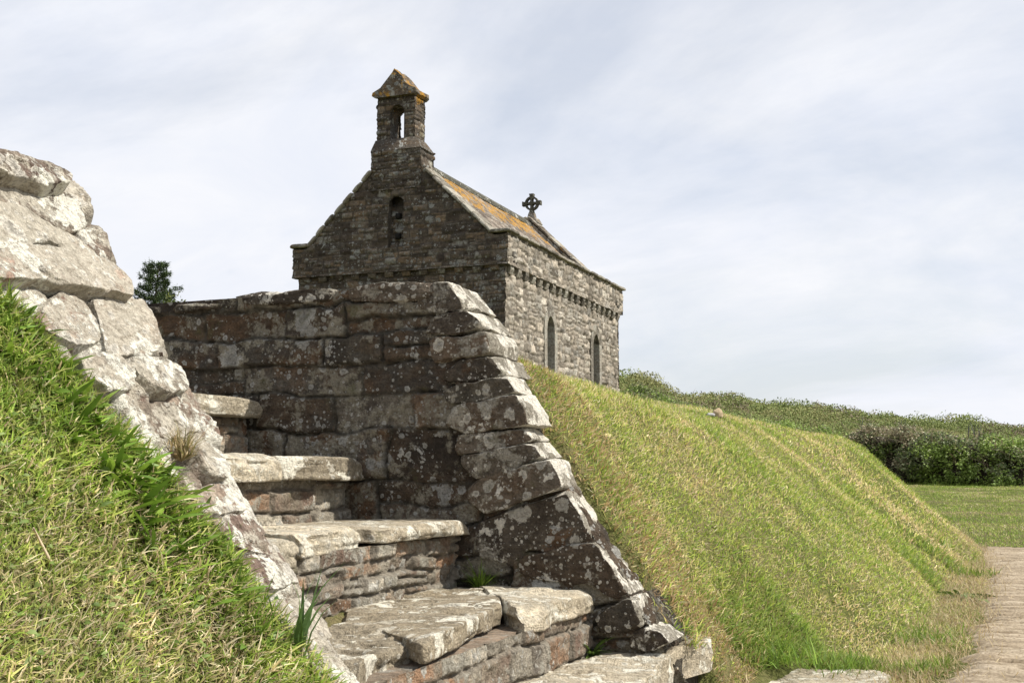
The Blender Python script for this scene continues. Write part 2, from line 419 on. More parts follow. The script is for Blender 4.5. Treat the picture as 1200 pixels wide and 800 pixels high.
BROWN = [(0.060, 0.049, 0.039), (0.11, 0.080, 0.055), (0.075, 0.068, 0.058), (0.125, 0.080, 0.049), (0.12, 0.106, 0.085), (0.065, 0.054, 0.044)]
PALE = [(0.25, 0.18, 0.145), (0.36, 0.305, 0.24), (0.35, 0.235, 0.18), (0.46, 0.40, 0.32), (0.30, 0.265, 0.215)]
SLAB = [(0.40, 0.335, 0.235), (0.52, 0.45, 0.335), (0.46, 0.395, 0.29), (0.58, 0.515, 0.395)]
RISER = [(0.18, 0.125, 0.095), (0.27, 0.23, 0.175), (0.34, 0.21, 0.13), (0.32, 0.285, 0.225), (0.40, 0.36, 0.29), (0.19, 0.165, 0.135)]
M = {}
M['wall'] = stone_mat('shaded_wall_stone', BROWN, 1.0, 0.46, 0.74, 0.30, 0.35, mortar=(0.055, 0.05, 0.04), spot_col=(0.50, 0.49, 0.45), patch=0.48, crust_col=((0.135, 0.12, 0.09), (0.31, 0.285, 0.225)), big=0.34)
M['rake'] = stone_mat('coping_stone', PALE, 1.0, 0.58, 0.75, 0.34, 0.16, mortar=(0.15, 0.135, 0.11), spot_col=(0.82, 0.77, 0.67), crust_col=((0.31, 0.28, 0.225), (0.64, 0.59, 0.49)), patch=0.80, spot_hi=0.75)
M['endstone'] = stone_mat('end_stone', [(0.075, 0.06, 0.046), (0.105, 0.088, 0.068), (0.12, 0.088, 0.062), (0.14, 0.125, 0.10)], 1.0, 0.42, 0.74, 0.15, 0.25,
                          mortar=(0.09, 0.08, 0.064), spot_col=(0.72, 0.68, 0.59), crust_col=((0.16, 0.145, 0.115), (0.40, 0.37, 0.305)), patch=0.56, big=0.25)
M['slab'] = stone_mat('tread_slab_stone', SLAB, 1.0, 0.42, 0.45, 0.05, 0.12, mortar=(0.2, 0.18, 0.14), spot_col=(0.80, 0.75, 0.63), crust_col=((0.32, 0.285, 0.22), (0.64, 0.585, 0.47)), patch=0.72, spot_hi=0.78)
M['riser'] = stone_mat('riser_stone', RISER, 1.0, 0.42, 0.55, 0.12, 0.25, mortar=(0.17, 0.15, 0.12), spot_col=(0.60, 0.575, 0.51), crust_col=((0.20, 0.185, 0.15), (0.40, 0.38, 0.32)), patch=0.42)
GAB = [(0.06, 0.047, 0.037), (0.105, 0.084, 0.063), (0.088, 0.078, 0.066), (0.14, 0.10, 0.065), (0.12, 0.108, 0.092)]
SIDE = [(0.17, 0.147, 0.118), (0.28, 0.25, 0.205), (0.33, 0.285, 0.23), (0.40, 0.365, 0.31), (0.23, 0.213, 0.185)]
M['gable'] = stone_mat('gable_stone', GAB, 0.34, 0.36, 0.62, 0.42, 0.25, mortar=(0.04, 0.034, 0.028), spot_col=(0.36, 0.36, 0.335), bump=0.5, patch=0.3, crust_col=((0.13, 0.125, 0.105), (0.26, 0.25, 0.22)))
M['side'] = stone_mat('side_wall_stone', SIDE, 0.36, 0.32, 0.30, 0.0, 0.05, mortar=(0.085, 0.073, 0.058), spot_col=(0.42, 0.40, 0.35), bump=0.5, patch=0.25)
M['trim'] = stone_mat('trim_stone', [(0.13, 0.115, 0.09), (0.20, 0.18, 0.15), (0.25, 0.225, 0.185)], 0.5, 0.45, 0.4, 0.22, 0.2, spot_col=(0.42, 0.40, 0.35), bump=0.4)
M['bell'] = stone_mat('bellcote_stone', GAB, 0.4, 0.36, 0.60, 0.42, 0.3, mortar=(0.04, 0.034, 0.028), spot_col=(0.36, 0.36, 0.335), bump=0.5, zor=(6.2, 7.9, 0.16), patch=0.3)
M['roof'] = stone_mat('roof_slate', [(0.13, 0.105, 0.085), (0.17, 0.145, 0.118), (0.20, 0.17, 0.14)], 0.4, 0.3, 0.2, 0.08, 0.1, bump=0.4, zor=(5.1, 5.8, 0.29), mortar=(0.05, 0.04, 0.033), patch=0.1)
M['orange'] = stone_mat('lichened_coping', [(0.12, 0.10, 0.08), (0.2, 0.17, 0.13)], 0.5, 0.4, 0.35, 0.7, 0.2, bump=0.4)
M['cross'] = stone_mat('cross_stone', [(0.05, 0.05, 0.04), (0.09, 0.085, 0.065)], 0.8, 0.35, 0.25, 0.2, 0.3, bump=0.3)

def simple(name, colr, rough=0.8, **k):
    b = NB(name)
    pos = b.n('ShaderNodeNewGeometry').outputs['Position']
    n = b.noise(pos, k.get('scale', 20), 5, 0.6).outputs[0]
    c = b.ramp(n, [(0.3, tuple(x * 0.6 for x in colr)), (0.7, tuple(min(1, x * 1.3) for x in colr))])
    bp = b.n('ShaderNodeBump', {'Strength': 0.3, 'Distance': k.get('bd', 0.01), 'Height': n}).outputs[0]
    pr = b.n('ShaderNodeBsdfPrincipled', {'Base Color': c, 'Roughness': rough, 'Normal': bp})
    pr.inputs['Specular IOR Level'].default_value = k.get('spec', 0.3)
    return b.done(pr.outputs[0])
M['glass'] = simple('window_glass', (0.015, 0.016, 0.018), 0.45, spec=0.25)
M['lead'] = simple('window_lead', (0.10, 0.10, 0.10), 0.6)
M['dark'] = simple('unlit_inside', (0.012, 0.011, 0.010), 0.95)
M['bark'] = simple('bark', (0.09, 0.065, 0.045), 0.9)
M['hedge_core'] = simple('hedge_twigs', (0.035, 0.028, 0.016), 0.95, scale=6)
M['tan_stone'] = simple('tan_stone', (0.40, 0.31, 0.20), 0.9, scale=30)
M['pale_stone'] = simple('pale_stone', (0.50, 0.49, 0.50), 0.9, scale=9)
M['pebble'] = simple('pebble_stone', (0.45, 0.38, 0.29), 0.9, scale=60, bd=0.002)

def leaf_mat(name, trans=0.3, rough=0.55, spec=0.25):
    b = NB(name)
    at = b.n('ShaderNodeAttribute', attribute_name='stone').outputs['Color']
    pos = b.n('ShaderNodeNewGeometry').outputs['Position']
    n = b.noise(pos, 60, 2).outputs[0]
    c = b.mix(1.0, at, b.ramp(n, [(0.2, (0.75, 0.75, 0.75)), (0.8, (1.15, 1.15, 1.15))]), 'MULTIPLY')
    pr = b.n('ShaderNodeBsdfPrincipled', {'Base Color': c, 'Roughness': rough})
    pr.inputs['Specular IOR Level'].default_value = spec
    tr = b.n('ShaderNodeBsdfTranslucent', {'Color': c})
    mxs = b.n('ShaderNodeMixShader', {0: trans, 1: pr.outputs[0], 2: tr.outputs[0]})
    return b.done(mxs.outputs[0])
M['grass'] = leaf_mat('grass_blade', 0.36)
M['leaf'] = leaf_mat('leaf', 0.25, 0.45, 0.35)
M['needle'] = leaf_mat('needle', 0.1, 0.7)

def ground_mat(name):
    b = NB(name)
    pos = b.n('ShaderNodeNewGeometry').outputs['Position']
    n = b.noise(pos, 1.1, 8, 0.65).outputs[0]; n2 = b.noise(pos, 14, 6, 0.7).outputs[0]; n3 = b.noise(pos, 120, 3, 0.6).outputs[0]
    f = b.math('ADD', b.math('MULTIPLY', n, 0.6), b.math('MULTIPLY', n2, 0.5))
    g = b.ramp(f, [(0.38, (0.075, 0.085, 0.024)), (0.52, (0.11, 0.12, 0.036)), (0.64, (0.18, 0.155, 0.075)), (0.75, (0.23, 0.185, 0.10))])
    g = b.mix(1.0, g, b.ramp(n3, [(0.3, (0.55, 0.55, 0.55)), (0.7, (1.25, 1.25, 1.25))]), 'MULTIPLY')
    bp = b.n('ShaderNodeBump', {'Strength': 0.8, 'Distance': 0.02, 'Height': b.math('ADD', n2, n3)}).outputs[0]
    pr = b.n('ShaderNodeBsdfPrincipled', {'Base Color': g, 'Roughness': 0.95, 'Normal': bp})
    pr.inputs['Specular IOR Level'].default_value = 0.1
    return b.done(pr.outputs[0])
M['ground'] = ground_mat('turf_and_thatch')
def path_mat():
    b = NB('worn_slate_path')
    pos = b.n('ShaderNodeNewGeometry').outputs['Position']
    at = b.n('ShaderNodeSeparateColor', {0: b.n('ShaderNodeAttribute', attribute_name='stone').outputs['Color']})
    mp_ = b.n('ShaderNodeMapping', {'Vector': pos, 'Scale': (2.2, 22, 5)}).outputs[0]
    st_ = b.noise(mp_, 1.6, 8, 0.65, 0.3).outputs[0]
    n2 = b.noise(pos, 5, 6, 0.6).outputs[0]; n3 = b.noise(pos, 90, 4, 0.6).outputs[0]
    c = b.ramp(b.math('ADD', b.math('MULTIPLY', at.outputs[0], 0.3), b.math('MULTIPLY', st_, 0.75)),
               [(0.25, (0.19, 0.15, 0.105)), (0.5, (0.31, 0.255, 0.185)), (0.75, (0.42, 0.355, 0.27))])
    c = b.mix(b.math('MULTIPLY', b.sm(n2, 0.5, 0.68), 0.6), c, (0.34, 0.275, 0.195))
    c = b.mix(1.0, c, b.ramp(n3, [(0.3, (0.55, 0.53, 0.5)), (0.6, (1.1, 1.1, 1.1))]), 'MULTIPLY')
    c = b.mix(b.sm(b.noise(pos, 26, 5, 0.7).outputs[0], 0.62, 0.70), c, (0.14, 0.105, 0.07))
    c = b.mix(b.math('MULTIPLY', at.outputs[2], 0.8), c, (0.13, 0.095, 0.06))
    bp = b.n('ShaderNodeBump', {'Strength': 0.6, 'Distance': 0.01, 'Height': b.math('ADD', st_, b.math('MULTIPLY', n3, 0.3))}).outputs[0]
    pr = b.n('ShaderNodeBsdfPrincipled', {'Base Color': c, 'Roughness': 0.95, 'Normal': bp})
    pr.inputs['Specular IOR Level'].default_value = 0.1
    return b.done(pr.outputs[0])
M['path'] = path_mat()

# ------------------------------------------------------------------ terrain
ZL = np.array([-0.72, -0.6, -0.42, -0.22, 0.0, 0.2, 0.38, 0.52, 0.60, 0.645])
PN = np.array([-0.54, -0.65, -0.80, -0.965, -1.15, -1.345, -1.58, -1.90, -2.3, -3.0])
PE = np.array([-0.69, -0.775, -0.895, -1.03, -1.18, -1.315, -1.44, -1.66, -1.95, -2.7])
PW = np.array([-0.66, -0.80, -0.95, -1.08, -1.225, -1.33, -1.44, -1.60, -1.85, -2.6])
PM = np.array([-0.24, -0.36, -0.56, -0.80, -1.04, -1.27, -1.55, -1.88, -2.20, -2.9])
PF = np.array([0.06, -0.06, -0.26, -0.50, -0.75, -0.95, -1.28, -1.75, -2.17, -3.0])
TOP_EXTRA = 0.02
XR0, XRK = -1.161, 0.682          # near wall raked end: X = XR0 - XRK z
XF0, XFK = -1.162, 0.673          # far wall raked end
Z5, Z4, Z3, Z2, Z1 = -0.53, -0.345, -0.145, 0.049, 0.248
def cam_xy(X, Y): return CY * X + SY * Y, -SY * X + CY * Y
def terrain(X, Y, cut=True):
    X = np.asarray(X, float); Y = np.asarray(Y, float)
    xc, yc = cam_xy(X, Y)
    low = -0.72 + 0.40 * sstep(10, 32, yc) + 0.012 * fbm2(X * 0.9, Y * 0.9, 3, 3)
    ky = np.array([-60, 1.28, 1.50, 3.66, 6.5, 12.0]); P = np.stack([PN, PN, PE, PW, PM, PF])
    yy = np.clip(Y, -60, 12.0)
    j = np.clip(np.searchsorted(ky, yy, side='right') - 1, 0, 4); f = ((yy - ky[j]) / (ky[j + 1] - ky[j]))
    f = f * f * (3 - 2 * f)
    f = f[:, None]
    lev = P[j] * (1 - f) + P[j + 1] * f
    ye = np.maximum(0, Y - 11.2); sh = 0.28 * ye * ye / (ye + 1.2)
    lev = lev - sh[:, None] + (0.035 * fbm2(X * 1.3, Y * 1.3, 8, 3))[:, None]
    x = -X; a = -lev
    z = np.full_like(X, -0.72); hfr = np.zeros_like(X)
    for k in range(len(ZL) - 1):
        m = (x >= a[:, k]) & (x < a[:, k + 1])
        t = (x - a[:, k]) / np.maximum(a[:, k + 1] - a[:, k], 1e-6)
        zz = ZL[k] + (ZL[k + 1] - ZL[k]) * t
        z[m] = zz[m]
    m = x >= a[:, -1]; z[m] = ZL[-1] + np.minimum(0.02, (x - a[:, -1])[m] * 0.01)
    z = np.where((z > 0.30) & (Y > 2.6), z + (0.30 + (z - 0.30) * 0.62 - z) * sstep(2.6, 4.2, Y), z)
    fr = (z + 0.72) / 1.365
    z = low + fr * (1.365 + (-0.72 - low))
    z = z + (0.018 * fbm2(X * 3.1, Y * 3.1, 4, 3) + 0.022 * fbm2(X * 1.2, Y * 1.0, 14, 3) * sstep(3.9, 5.5, Y)) * sstep(-0.7, -0.4, z)
    z = z + sstep(34, 95, yc) * np.clip(7.2 - 9.2 * xc / np.maximum(yc, 30) * np.minimum(1, yc / 90) , 0.6, 8.5) * (1 - 0.0 * yc)
    z = z + 0.35 * sstep(40, 80, yc) * fbm2(X * 0.06, Y * 0.06, 11, 4) - np.maximum(0, yc - 140) * 0.03
    z = z - 0.06 * (1 - sstep(3.9, 5.6, Y)) * sstep(3.2, 3.6, Y) * sstep(1.7, 2.2, -X)
    zr = (XR0 - X) / XRK                             # turf lies up over the outer edge of the near wall
    ye_ = 1.49 - 0.45 * zr + 0.02 * fbm2(X * 9, X * 0, 23, 3)
    zt = zr + 0.022 - 0.020 * sstep(-0.05, 0.2, zr) - 0.060 * sstep(-0.025, 0.03, Y - ye_)
    wq = sstep(1.15, 1.32, Y) * (1 - sstep(1.66, 1.70, Y)) * sstep(-0.74, -0.66, zr) * (1 - sstep(0.24, 0.34, zr))
    z = z * (1 - wq) + zt * wq
    zf = (XF0 - X) / XFK                             # and up against the back of the far wall's raked end
    yf = 3.535 + 0.09 * sstep(0.15, 0.5, zf) + 0.015 * fbm2(X * 9, X * 0, 24, 3)
    zt = zf - 0.06 + 0.085 * sstep(-0.02, 0.03, Y - yf)
    wq = sstep(3.47, 3.50, Y) * (1 - sstep(3.7, 4.4, Y)) * sstep(-0.60, -0.54, zf) * (1 - sstep(0.30, 0.42, zf))
    z = z * (1 - wq) + zt * wq
    if cut:
        st = np.interp(X, [-5, -2.75, -2.25, -0.25, 0.2], [0.2, 0.2, 0.0, -0.95, -0.8])
        inn = sstep(1.63, 1.69, Y) * (1 - sstep(3.43, 3.48, Y - 0.30 * sstep(-0.98, -0.92, X))) * (1 - sstep(-0.6, -0.3, X)) * sstep(-4.6, -4.2, X)
        z = np.where(inn > 0, z * (1 - inn) + np.minimum(z, st) * inn, z)
    return z
def tnormal(X, Y, e=0.03):
    zx = (terrain(X + e, Y, False) - terrain(X - e, Y, False)) / (2 * e); zy = (terrain(X, Y + e, False) - terrain(X, Y - e, False)) / (2 * e)
    n = np.stack([-zx, -zy, np.ones_like(zx)], 1)
    return n / np.linalg.norm(n, axis=1, keepdims=True)
def axis(pts):
    r = []
    for (a, b, s) in pts: r += list(np.linspace(a, b, max(2, int(round((b - a) / s))), endpoint=False))
    return np.array(r + [pts[-1][1]])
ax = axis([(-900, -120, 60), (-120, -30, 6), (-30, -6, 0.8), (-6, -3, 0.12), (-3, 0.3, 0.03), (0.3, 4, 0.12), (4, 30, 0.9), (30, 120, 5), (120, 900, 60)])
ay = axis([(-900, -100, 80), (-100, -8, 6), (-8, -0.5, 0.25), (-0.5, 1.4, 0.035), (1.4, 1.75, 0.02), (1.75, 3.4, 0.07), (3.4, 3.7, 0.02), (3.7, 8, 0.05), (8, 15, 0.12), (15, 50, 0.8), (50, 160, 4), (160, 900, 50)])
gx, gy = np.meshgrid(ax, ay, indexing='ij')
tz = terrain(gx.ravel(), gy.ravel())
mb = MB(); mb.add(np.stack([gx.ravel(), gy.ravel(), tz], 1), quads=grid_quads(len(ax), len(ay)))
g = mb.build('ground', M['ground']); tag(g, 'turf ground with the grassed bank, the terrace and the lawn', 'ground', kind='structure')

# path of slates set on edge along the foot of the bank
def path_edge(Y): return np.interp(Y, [-6, 3.5, 4.4, 6, 9, 12.6], [-0.30, -0.30, -0.20, -0.10, -0.02, -0.06])
nu, nv = 110, 1300
gu, gv = np.meshgrid(np.linspace(0, 1, nu), np.linspace(-1.0, 12.6, nv), indexing='ij')
v = gv.ravel(); x0 = path_edge(v) + 0.05 * fbm2(v * 1.7, v * 0, 5, 4); x1 = 2.9 + 0.06 * fbm2(v * 1.3, v * 0, 6, 3)
u = x0 + (x1 - x0) * gu.ravel()
v = v + 0.16 * fbm2(u * 1.5, u * 0 + 2, 12, 4) * sstep(11.5, 12.5, v)
d, rn, *_r = masonry(u, v, (0.03, 0.075), (0.18, 0.75), 21, 0.03, 3.0)
h = 0.006 + 0.018 * (sstep(0, 0.012, d) - 1) * sstep(-0.5, 0.3, fbm2(u * 2, v * 2, 32, 3)) + 0.010 * (rn[:, 2] - 0.5) + 0.006 * fbm2(u * 10, v * 34, 7, 5) + 0.006 * fbm2(u * 3, v * 5, 9, 3)
h = h - 0.03 * (1 - sstep(0.0, 0.05, np.minimum(gu.ravel(), 1 - gu.ravel())))
jn = (1 - sstep(0.001, 0.008, d)) * sstep(-0.5, 0.2, fbm2(u * 2.2, v * 2.2, 33, 3))
zb = terrain(u, v, False)
zb = np.minimum(zb, -0.70)
mb = MB(); mb.add(np.stack([u, v, zb + h + 0.012], 1), quads=grid_quads(nu, nv), c=np.stack([rn[:, 0], rn[:, 1], jn], 1))
p = mb.build('path', M['path']); tag(p, 'dusty path of worn slates on edge along the bank foot', 'path', kind='structure')

# ------------------------------------------------------------------ the two retaining walls
FW = thing('stone_wall', (-1.2, 3.55, -0.7), 'dark brown lichen-spotted stone wall behind the steps, with its sloping end against the bank', 'wall')
YW = 3.4
mb = MB()
def keep_f(u, v): return u < XF0 - XFK * v - 0.03
stone_sheet(mb, (0, YW, 0), (1, 0, 0), (0, 0, 1), (0, -1, 0), (-4.2, -0.7), (-0.75, 0.60), 0.0055, (0.075, 0.17), (0.16, 0.46), 41,
            amp=0.020, edge=0.007, off=0.011, tilt=0.06, rough=0.0035, rf=26, warp=0.024, wf=4.5, keep=keep_f, split=0.25, jw=0.006)
prof = [(-4.2, -0.8), (-0.80, -0.8), (-0.80, -0.54), (XF0 - XFK * 0.58, 0.58), (-4.2, 0.58)]
extrude_poly(mb, [(x - 0.03, YW + 0.03, z) for x, z in prof], (0, 0.30, 0), c=(0.4, 0.4, 0.7))
rn_ = math.hypot(1, XFK); NF = np.array([1, 0, XFK]) / rn_; UF = np.array([XFK, 0, -1]) / rn_
stone_sheet(mb, np.array([XF0, 0, 0]) - 0.022 * NF, UF, (0, 1, 0), NF, (-0.70, 0.62), (YW + 0.01, YW + 0.34), 0.007, (0.10, 0.2), (0.12, 0.3), 47,
            amp=0.02, edge=0.03, off=0.012, rough=0.006, warp=0.03)
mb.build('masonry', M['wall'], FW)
ends = [  # front faces of the big end stones, as seen
    [(503, 332), (526, 331), (549, 361), (508, 367), (484, 362)],
    [(507, 369), (551, 363), (566, 384), (540, 392), (496, 394)],
    [(500, 396), (540, 394), (567, 386), (575, 404), (574, 414), (538, 421), (505, 424)],
    [(536, 424), (577, 417), (590, 438), (538, 450), (515, 446)],
    [(520, 455), (590, 441), (603, 460), (560, 470), (524, 473)],
    [(530, 475), (561, 472), (604, 462), (626, 497), (541, 509), (522, 494)],
    [(541, 511), (600, 502), (614, 500), (624, 516), (580, 527), (536, 532)],
    [(538, 534), (581, 529), (625, 518), (638, 536), (571, 563), (549, 556)],
    [(553, 563), (635, 540), (649, 537), (661, 571), (566, 604), (548, 590)],
    [(556, 614), (655, 579), (664, 578), (692, 633), (616, 648), (605, 666), (560, 652)],
    [(607, 672), (616, 651), (693, 636), (712, 658), (738, 697), (716, 703), (700, 684), (640, 679)],
    [(697, 722), (722, 706), (740, 700), (755, 731), (743, 738), (705, 742)],
    [(732, 744), (757, 734), (770, 738), (788, 751), (760, 762), (735, 760)],
]
for i, pl in enumerate(ends):
    mb = MB(); yo = YW - 0.012 - 0.012 * ((i * 7) % 3) / 2
    P2 = [(q[0], q[2]) for q in (on_y(x, y, yo) for x, y in pl)]
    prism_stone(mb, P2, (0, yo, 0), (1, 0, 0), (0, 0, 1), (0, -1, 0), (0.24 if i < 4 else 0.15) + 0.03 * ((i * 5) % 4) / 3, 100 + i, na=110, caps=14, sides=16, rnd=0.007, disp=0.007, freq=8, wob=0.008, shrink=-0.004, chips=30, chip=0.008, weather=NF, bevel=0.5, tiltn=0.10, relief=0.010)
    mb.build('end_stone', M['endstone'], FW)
# second rank of stones along the raked end, at the bank side
for i, s in enumerate(np.arange(-0.62, -0.30, 0.165)):
    mb = MB(); y0 = YW + 0.19 + 0.02 * math.sin(i * 5); dy = 0.15 + 0.03 * math.sin(i * 3.3)
    P2 = [(s + 0.005, y0), (s + 0.15, y0 - 0.01), (s + 0.155, y0 + dy), (s + 0.01, y0 + dy * 0.93)]
    prism_stone(mb, P2, np.array([XF0, 0, 0]) + 0.012 * (math.sin(i * 2.7)) * NF, UF, (0, 1, 0), NF, 0.16, 140 + i, na=110, caps=16, sides=6, rnd=0.008, disp=0.009, freq=9, relief=0.01, chips=36, chip=0.02)
    mb.build('coping_stone', M['rake'], FW)
tops = [
    [(262, 346), (300, 341), (388, 337), (395, 344), (393, 351), (345, 354), (300, 357), (264, 353)],
    [(397, 338), (450, 331), (500, 329), (514, 331), (516, 348), (480, 353), (400, 353)],
    [(190, 356), (225, 354), (260, 353), (261, 361), (225, 364), (190, 366)],
    [(110, 362), (150, 358), (187, 357), (187, 366), (150, 370), (110, 372)],
    [(10, 370), (60, 366), (107, 363), (107, 373), (60, 377), (10, 380)],
]
for i, pl in enumerate(tops):
    mb = MB(); yo = YW - 0.022
    P2 = [(q[0], q[2]) for q in (on_y(x, y, yo) for x, y in pl)]
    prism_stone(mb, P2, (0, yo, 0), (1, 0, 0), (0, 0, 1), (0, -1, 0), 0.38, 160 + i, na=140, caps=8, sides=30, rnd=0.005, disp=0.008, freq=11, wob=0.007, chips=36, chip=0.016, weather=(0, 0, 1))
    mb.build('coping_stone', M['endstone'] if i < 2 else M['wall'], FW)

NW = thing('stone_wall', (-1.1, 1.5, -0.6), 'pale lichen-covered stone wall end sloping down the near side of the steps', 'wall')
rn_ = math.hypot(1, XRK); NN = np.array([1, 0, XRK]) / rn_; UN = np.array([XRK, 0, -1]) / rn_; ON = np.array([XR0, 0, 0])
mb = MB()
prof = [(-4.2, -0.8), (-0.60, -0.8), (XR0 - XRK * 0.50, 0.50), (-4.2, 0.50)]
extrude_poly(mb, [(x - 0.035, 1.34, z) for x, z in prof], (0, 0.34, 0), c=(0.4, 0.4, 0.7))
stone_sheet(mb, ON - 0.006 * NN, UN, (0, 1, 0), NN, (-0.66, 0.62), (1.26, 1.71), 0.006, (0.09, 0.2), (0.1, 0.24), 53, amp=0.02, edge=0.03, off=0.012, rough=0.006, warp=0.03, jw=0.014)
stone_sheet(mb, (0, 1.70, 0), (1, 0, 0), (0, 0, 1), (0, 1, 0), (-4.2, -0.6), (-0.8, 0.52), 0.014, (0.08, 0.17), (0.15, 0.4), 57, keep=lambda u, v: u < XR0 - XRK * v - 0.02)
mb.build('masonry', M['rake'], NW)
near = [
    [(-30, 166), (0, 178), (40, 190), (83, 200), (91, 221), (69, 222), (40, 211), (0, 202), (-30, 192)],
    [(-25, 194), (40, 213), (70, 224), (88, 227), (106, 260), (111, 273), (70, 262), (30, 240), (-25, 226)],
    [(-25, 229), (30, 242), (70, 264), (112, 276), (129, 300), (126, 305), (100, 297), (57, 277), (25, 287), (-25, 283)],
    [(-25, 300), (0, 292), (22, 287), (60, 284), (133, 308), (160, 341), (148, 347), (100, 339), (47, 329), (-25, 325)],
    [(36, 354), (76, 346), (103, 358), (123, 400), (95, 405), (54, 392)],
    [(105, 353), (150, 350), (169, 353), (193, 386), (190, 413), (126, 416), (122, 396)],
    [(84, 414), (140, 420), (164, 448), (124, 457), (98, 448)],
    [(140, 417), (208, 424), (221, 457), (192, 461), (166, 444)],
    [(132, 462), (180, 470), (216, 471), (236, 480), (246, 498), (240, 505), (185, 506), (160, 499), (145, 484)],
    [(163, 505), (200, 511), (213, 540), (210, 556), (195, 553), (176, 530)],
    [(238, 510), (256, 525), (273, 544), (262, 554), (236, 549), (233, 526)],
    [(220, 572), (250, 561), (276, 556), (297, 592), (292, 597), (240, 603), (228, 588)],
    [(240, 607), (293, 600), (327, 644), (320, 649), (280, 653), (256, 633)],
    [(280, 657), (325, 651), (356, 690), (330, 695), (298, 690)],
    [(300, 696), (354, 694), (386, 742), (374, 751), (340, 748), (315, 735)],
    [(340, 752), (376, 753), (424, 802), (404, 818), (370, 800)],
]
for i, pl in enumerate(near):
    mb = MB(); off = 0.004 + 0.012 * ((i * 5) % 4) / 3 + (0.03 if i == 0 else 0)
    O_ = ON + off * NN
    P2 = []
    for x, y in pl:
        q = on_plane(x, y, O_, NN) - O_; P2.append((q @ UN, q[1]))
    prism_stone(mb, P2, O_, UN, (0, 1, 0), NN, 0.20, 200 + i, na=150, caps=26, sides=10, rnd=0.005, disp=0.005, freq=9, wob=0.010, shrink=-0.005, relief=0.010 if i % 3 else 0.018, chips=30, chip=0.011, bevel=0.30, tiltn=0.08)
    mb.build('coping_stone', M['rake'], NW)

# ------------------------------------------------------------------ the steps
SP = thing('stone_steps', (-1.3, 2.5, -0.72), 'weathered stone steps with rough pale slab treads climbing between two stone walls', 'steps')
def slab(pl, z, thick, seed, parent, mat='slab', world=None, rel=0.012, **k):
    mb = MB()
    P2 = world if world else [tuple(on_z(x, y, z)[:2]) for x, y in pl]
    a = dict(na=190, caps=26, sides=8, rnd=0.005, disp=0.006, freq=9, wob=0.012, strata=0.009, relief=rel * 0.8, chips=40, chip=0.014)
    a.update(k)
    prism_stone(mb, P2, (0, 0, z), (1, 0, 0), (0, 1, 0), (0, 0, 1), thick, seed, **a)
    return mb.build('tread_slab', M[mat], parent)
def riser(xf, z0, z1, y0, y1, xb, seed, rows=(0.04, 0.085), lens=(0.08, 0.24)):
    mb = MB()
    def wav(y): return 0
    stone_sheet(mb, (xf, 0, 0), (0, 1, 0), (0, 0, 1), (1, 0, 0), (y0, y1), (z0, z1), 0.0045, rows, lens, seed, amp=0.020, edge=0.007, off=0.010, tilt=0.07,
                rough=0.0035, warp=0.012, split=0.12, jw=0.008)
    box(mb, (xb, y0 + 0.01, z0 - 0.1), (xf - 0.022, y1 - 0.002, z1 - 0.004), c=(0.4, 0.4, 0.6))
    return mb.build('step', M['riser'], SP)
s1 = riser(-2.27, Z2 - 0.02, Z1 - 0.055, 1.69, YW - 0.02, -4.2, 61)
slab(None, Z1, 0.062, 301, s1, world=[(-2.225, 3.39), (-2.23, 2.9), (-2.232, 2.62), (-2.7, 2.6), (-2.72, 3.39)], rel=0.006)
slab(None, Z1 - 0.004, 0.062, 302, s1, world=[(-2.235, 2.60), (-2.24, 2.1), (-2.24, 1.7), (-2.7, 1.7), (-2.7, 2.59)], rel=0.006)
slab(None, Z1 - 0.006, 0.055, 313, s1, world=[(-2.73, 3.37), (-2.73, 1.7), (-3.4, 1.7), (-3.4, 3.37)], rel=0.006)
s2 = riser(-1.875, Z3 - 0.02, Z2 - 0.065, 1.69, YW - 0.025, -2.4, 63)
a2, b2, c2 = on_x(431, 545, -1.826), on_x(337, 545, -1.83), on_x(262, 545, -1.84)
slab(None, Z2, 0.068, 303, s2, world=[(-1.826, a2[1]), (-1.828, b2[1] + 0.006), (-2.30, b2[1] + 0.01), (-2.30, 3.39)], rel=0.006)
slab(None, Z2 + 0.004, 0.075, 304, s2, world=[(-1.832, b2[1] - 0.006), (-1.846, 2.5), (-1.85, c2[1]), (-2.3, c2[1]), (-2.3, b2[1] - 0.004)], rel=0.006)
slab(None, Z2 - 0.002, 0.07, 305, s2, world=[(-1.85, c2[1] - 0.01), (-1.85, 1.7), (-2.3, 1.7), (-2.3, c2[1] - 0.01)], rel=0.006)
s3 = riser(-1.50, Z4 - 0.03, Z3 - 0.045, 1.69, YW - 0.01, -1.92, 65, rows=(0.035, 0.062), lens=(0.08, 0.2))
slab([(470, 608), (520, 606), (558, 606), (558, 610), (520, 617), (477, 614)], Z3, 0.040, 306, s3, world=[(-1.447, 3.40), (-1.455, 3.20), (-1.47, 3.0), (-1.50, 2.84), (-1.62, 2.80), (-1.9, 2.9), (-1.9, 3.40)], rel=0.006)
slab(None, Z3 - 0.012, 0.06, 307, s3, world=[(-1.475, 2.42), (-1.455, 2.2), (-1.47, 2.02), (-1.75, 2.0), (-1.9, 2.1), (-1.9, 2.45), (-1.6, 2.5)], rel=0.010)
slab(None, Z3 - 0.004, 0.05, 308, s3, world=[(-1.51, 2.79), (-1.50, 2.62), (-1.485, 2.46), (-1.6, 2.48), (-1.9, 2.46), (-1.9, 2.86), (-1.65, 2.81)], rel=0.014)
slab(None, Z3 - 0.010, 0.05, 309, s3, world=[(-1.49, 1.99), (-1.50, 1.7), (-1.9, 1.7), (-1.9, 2.02)], rel=0.010)
s4 = riser(-1.075, Z5 - 0.05, Z4 - 0.05, 1.68, YW + 0.0, -1.56, 67, rows=(0.05, 0.10), lens=(0.1, 0.28))
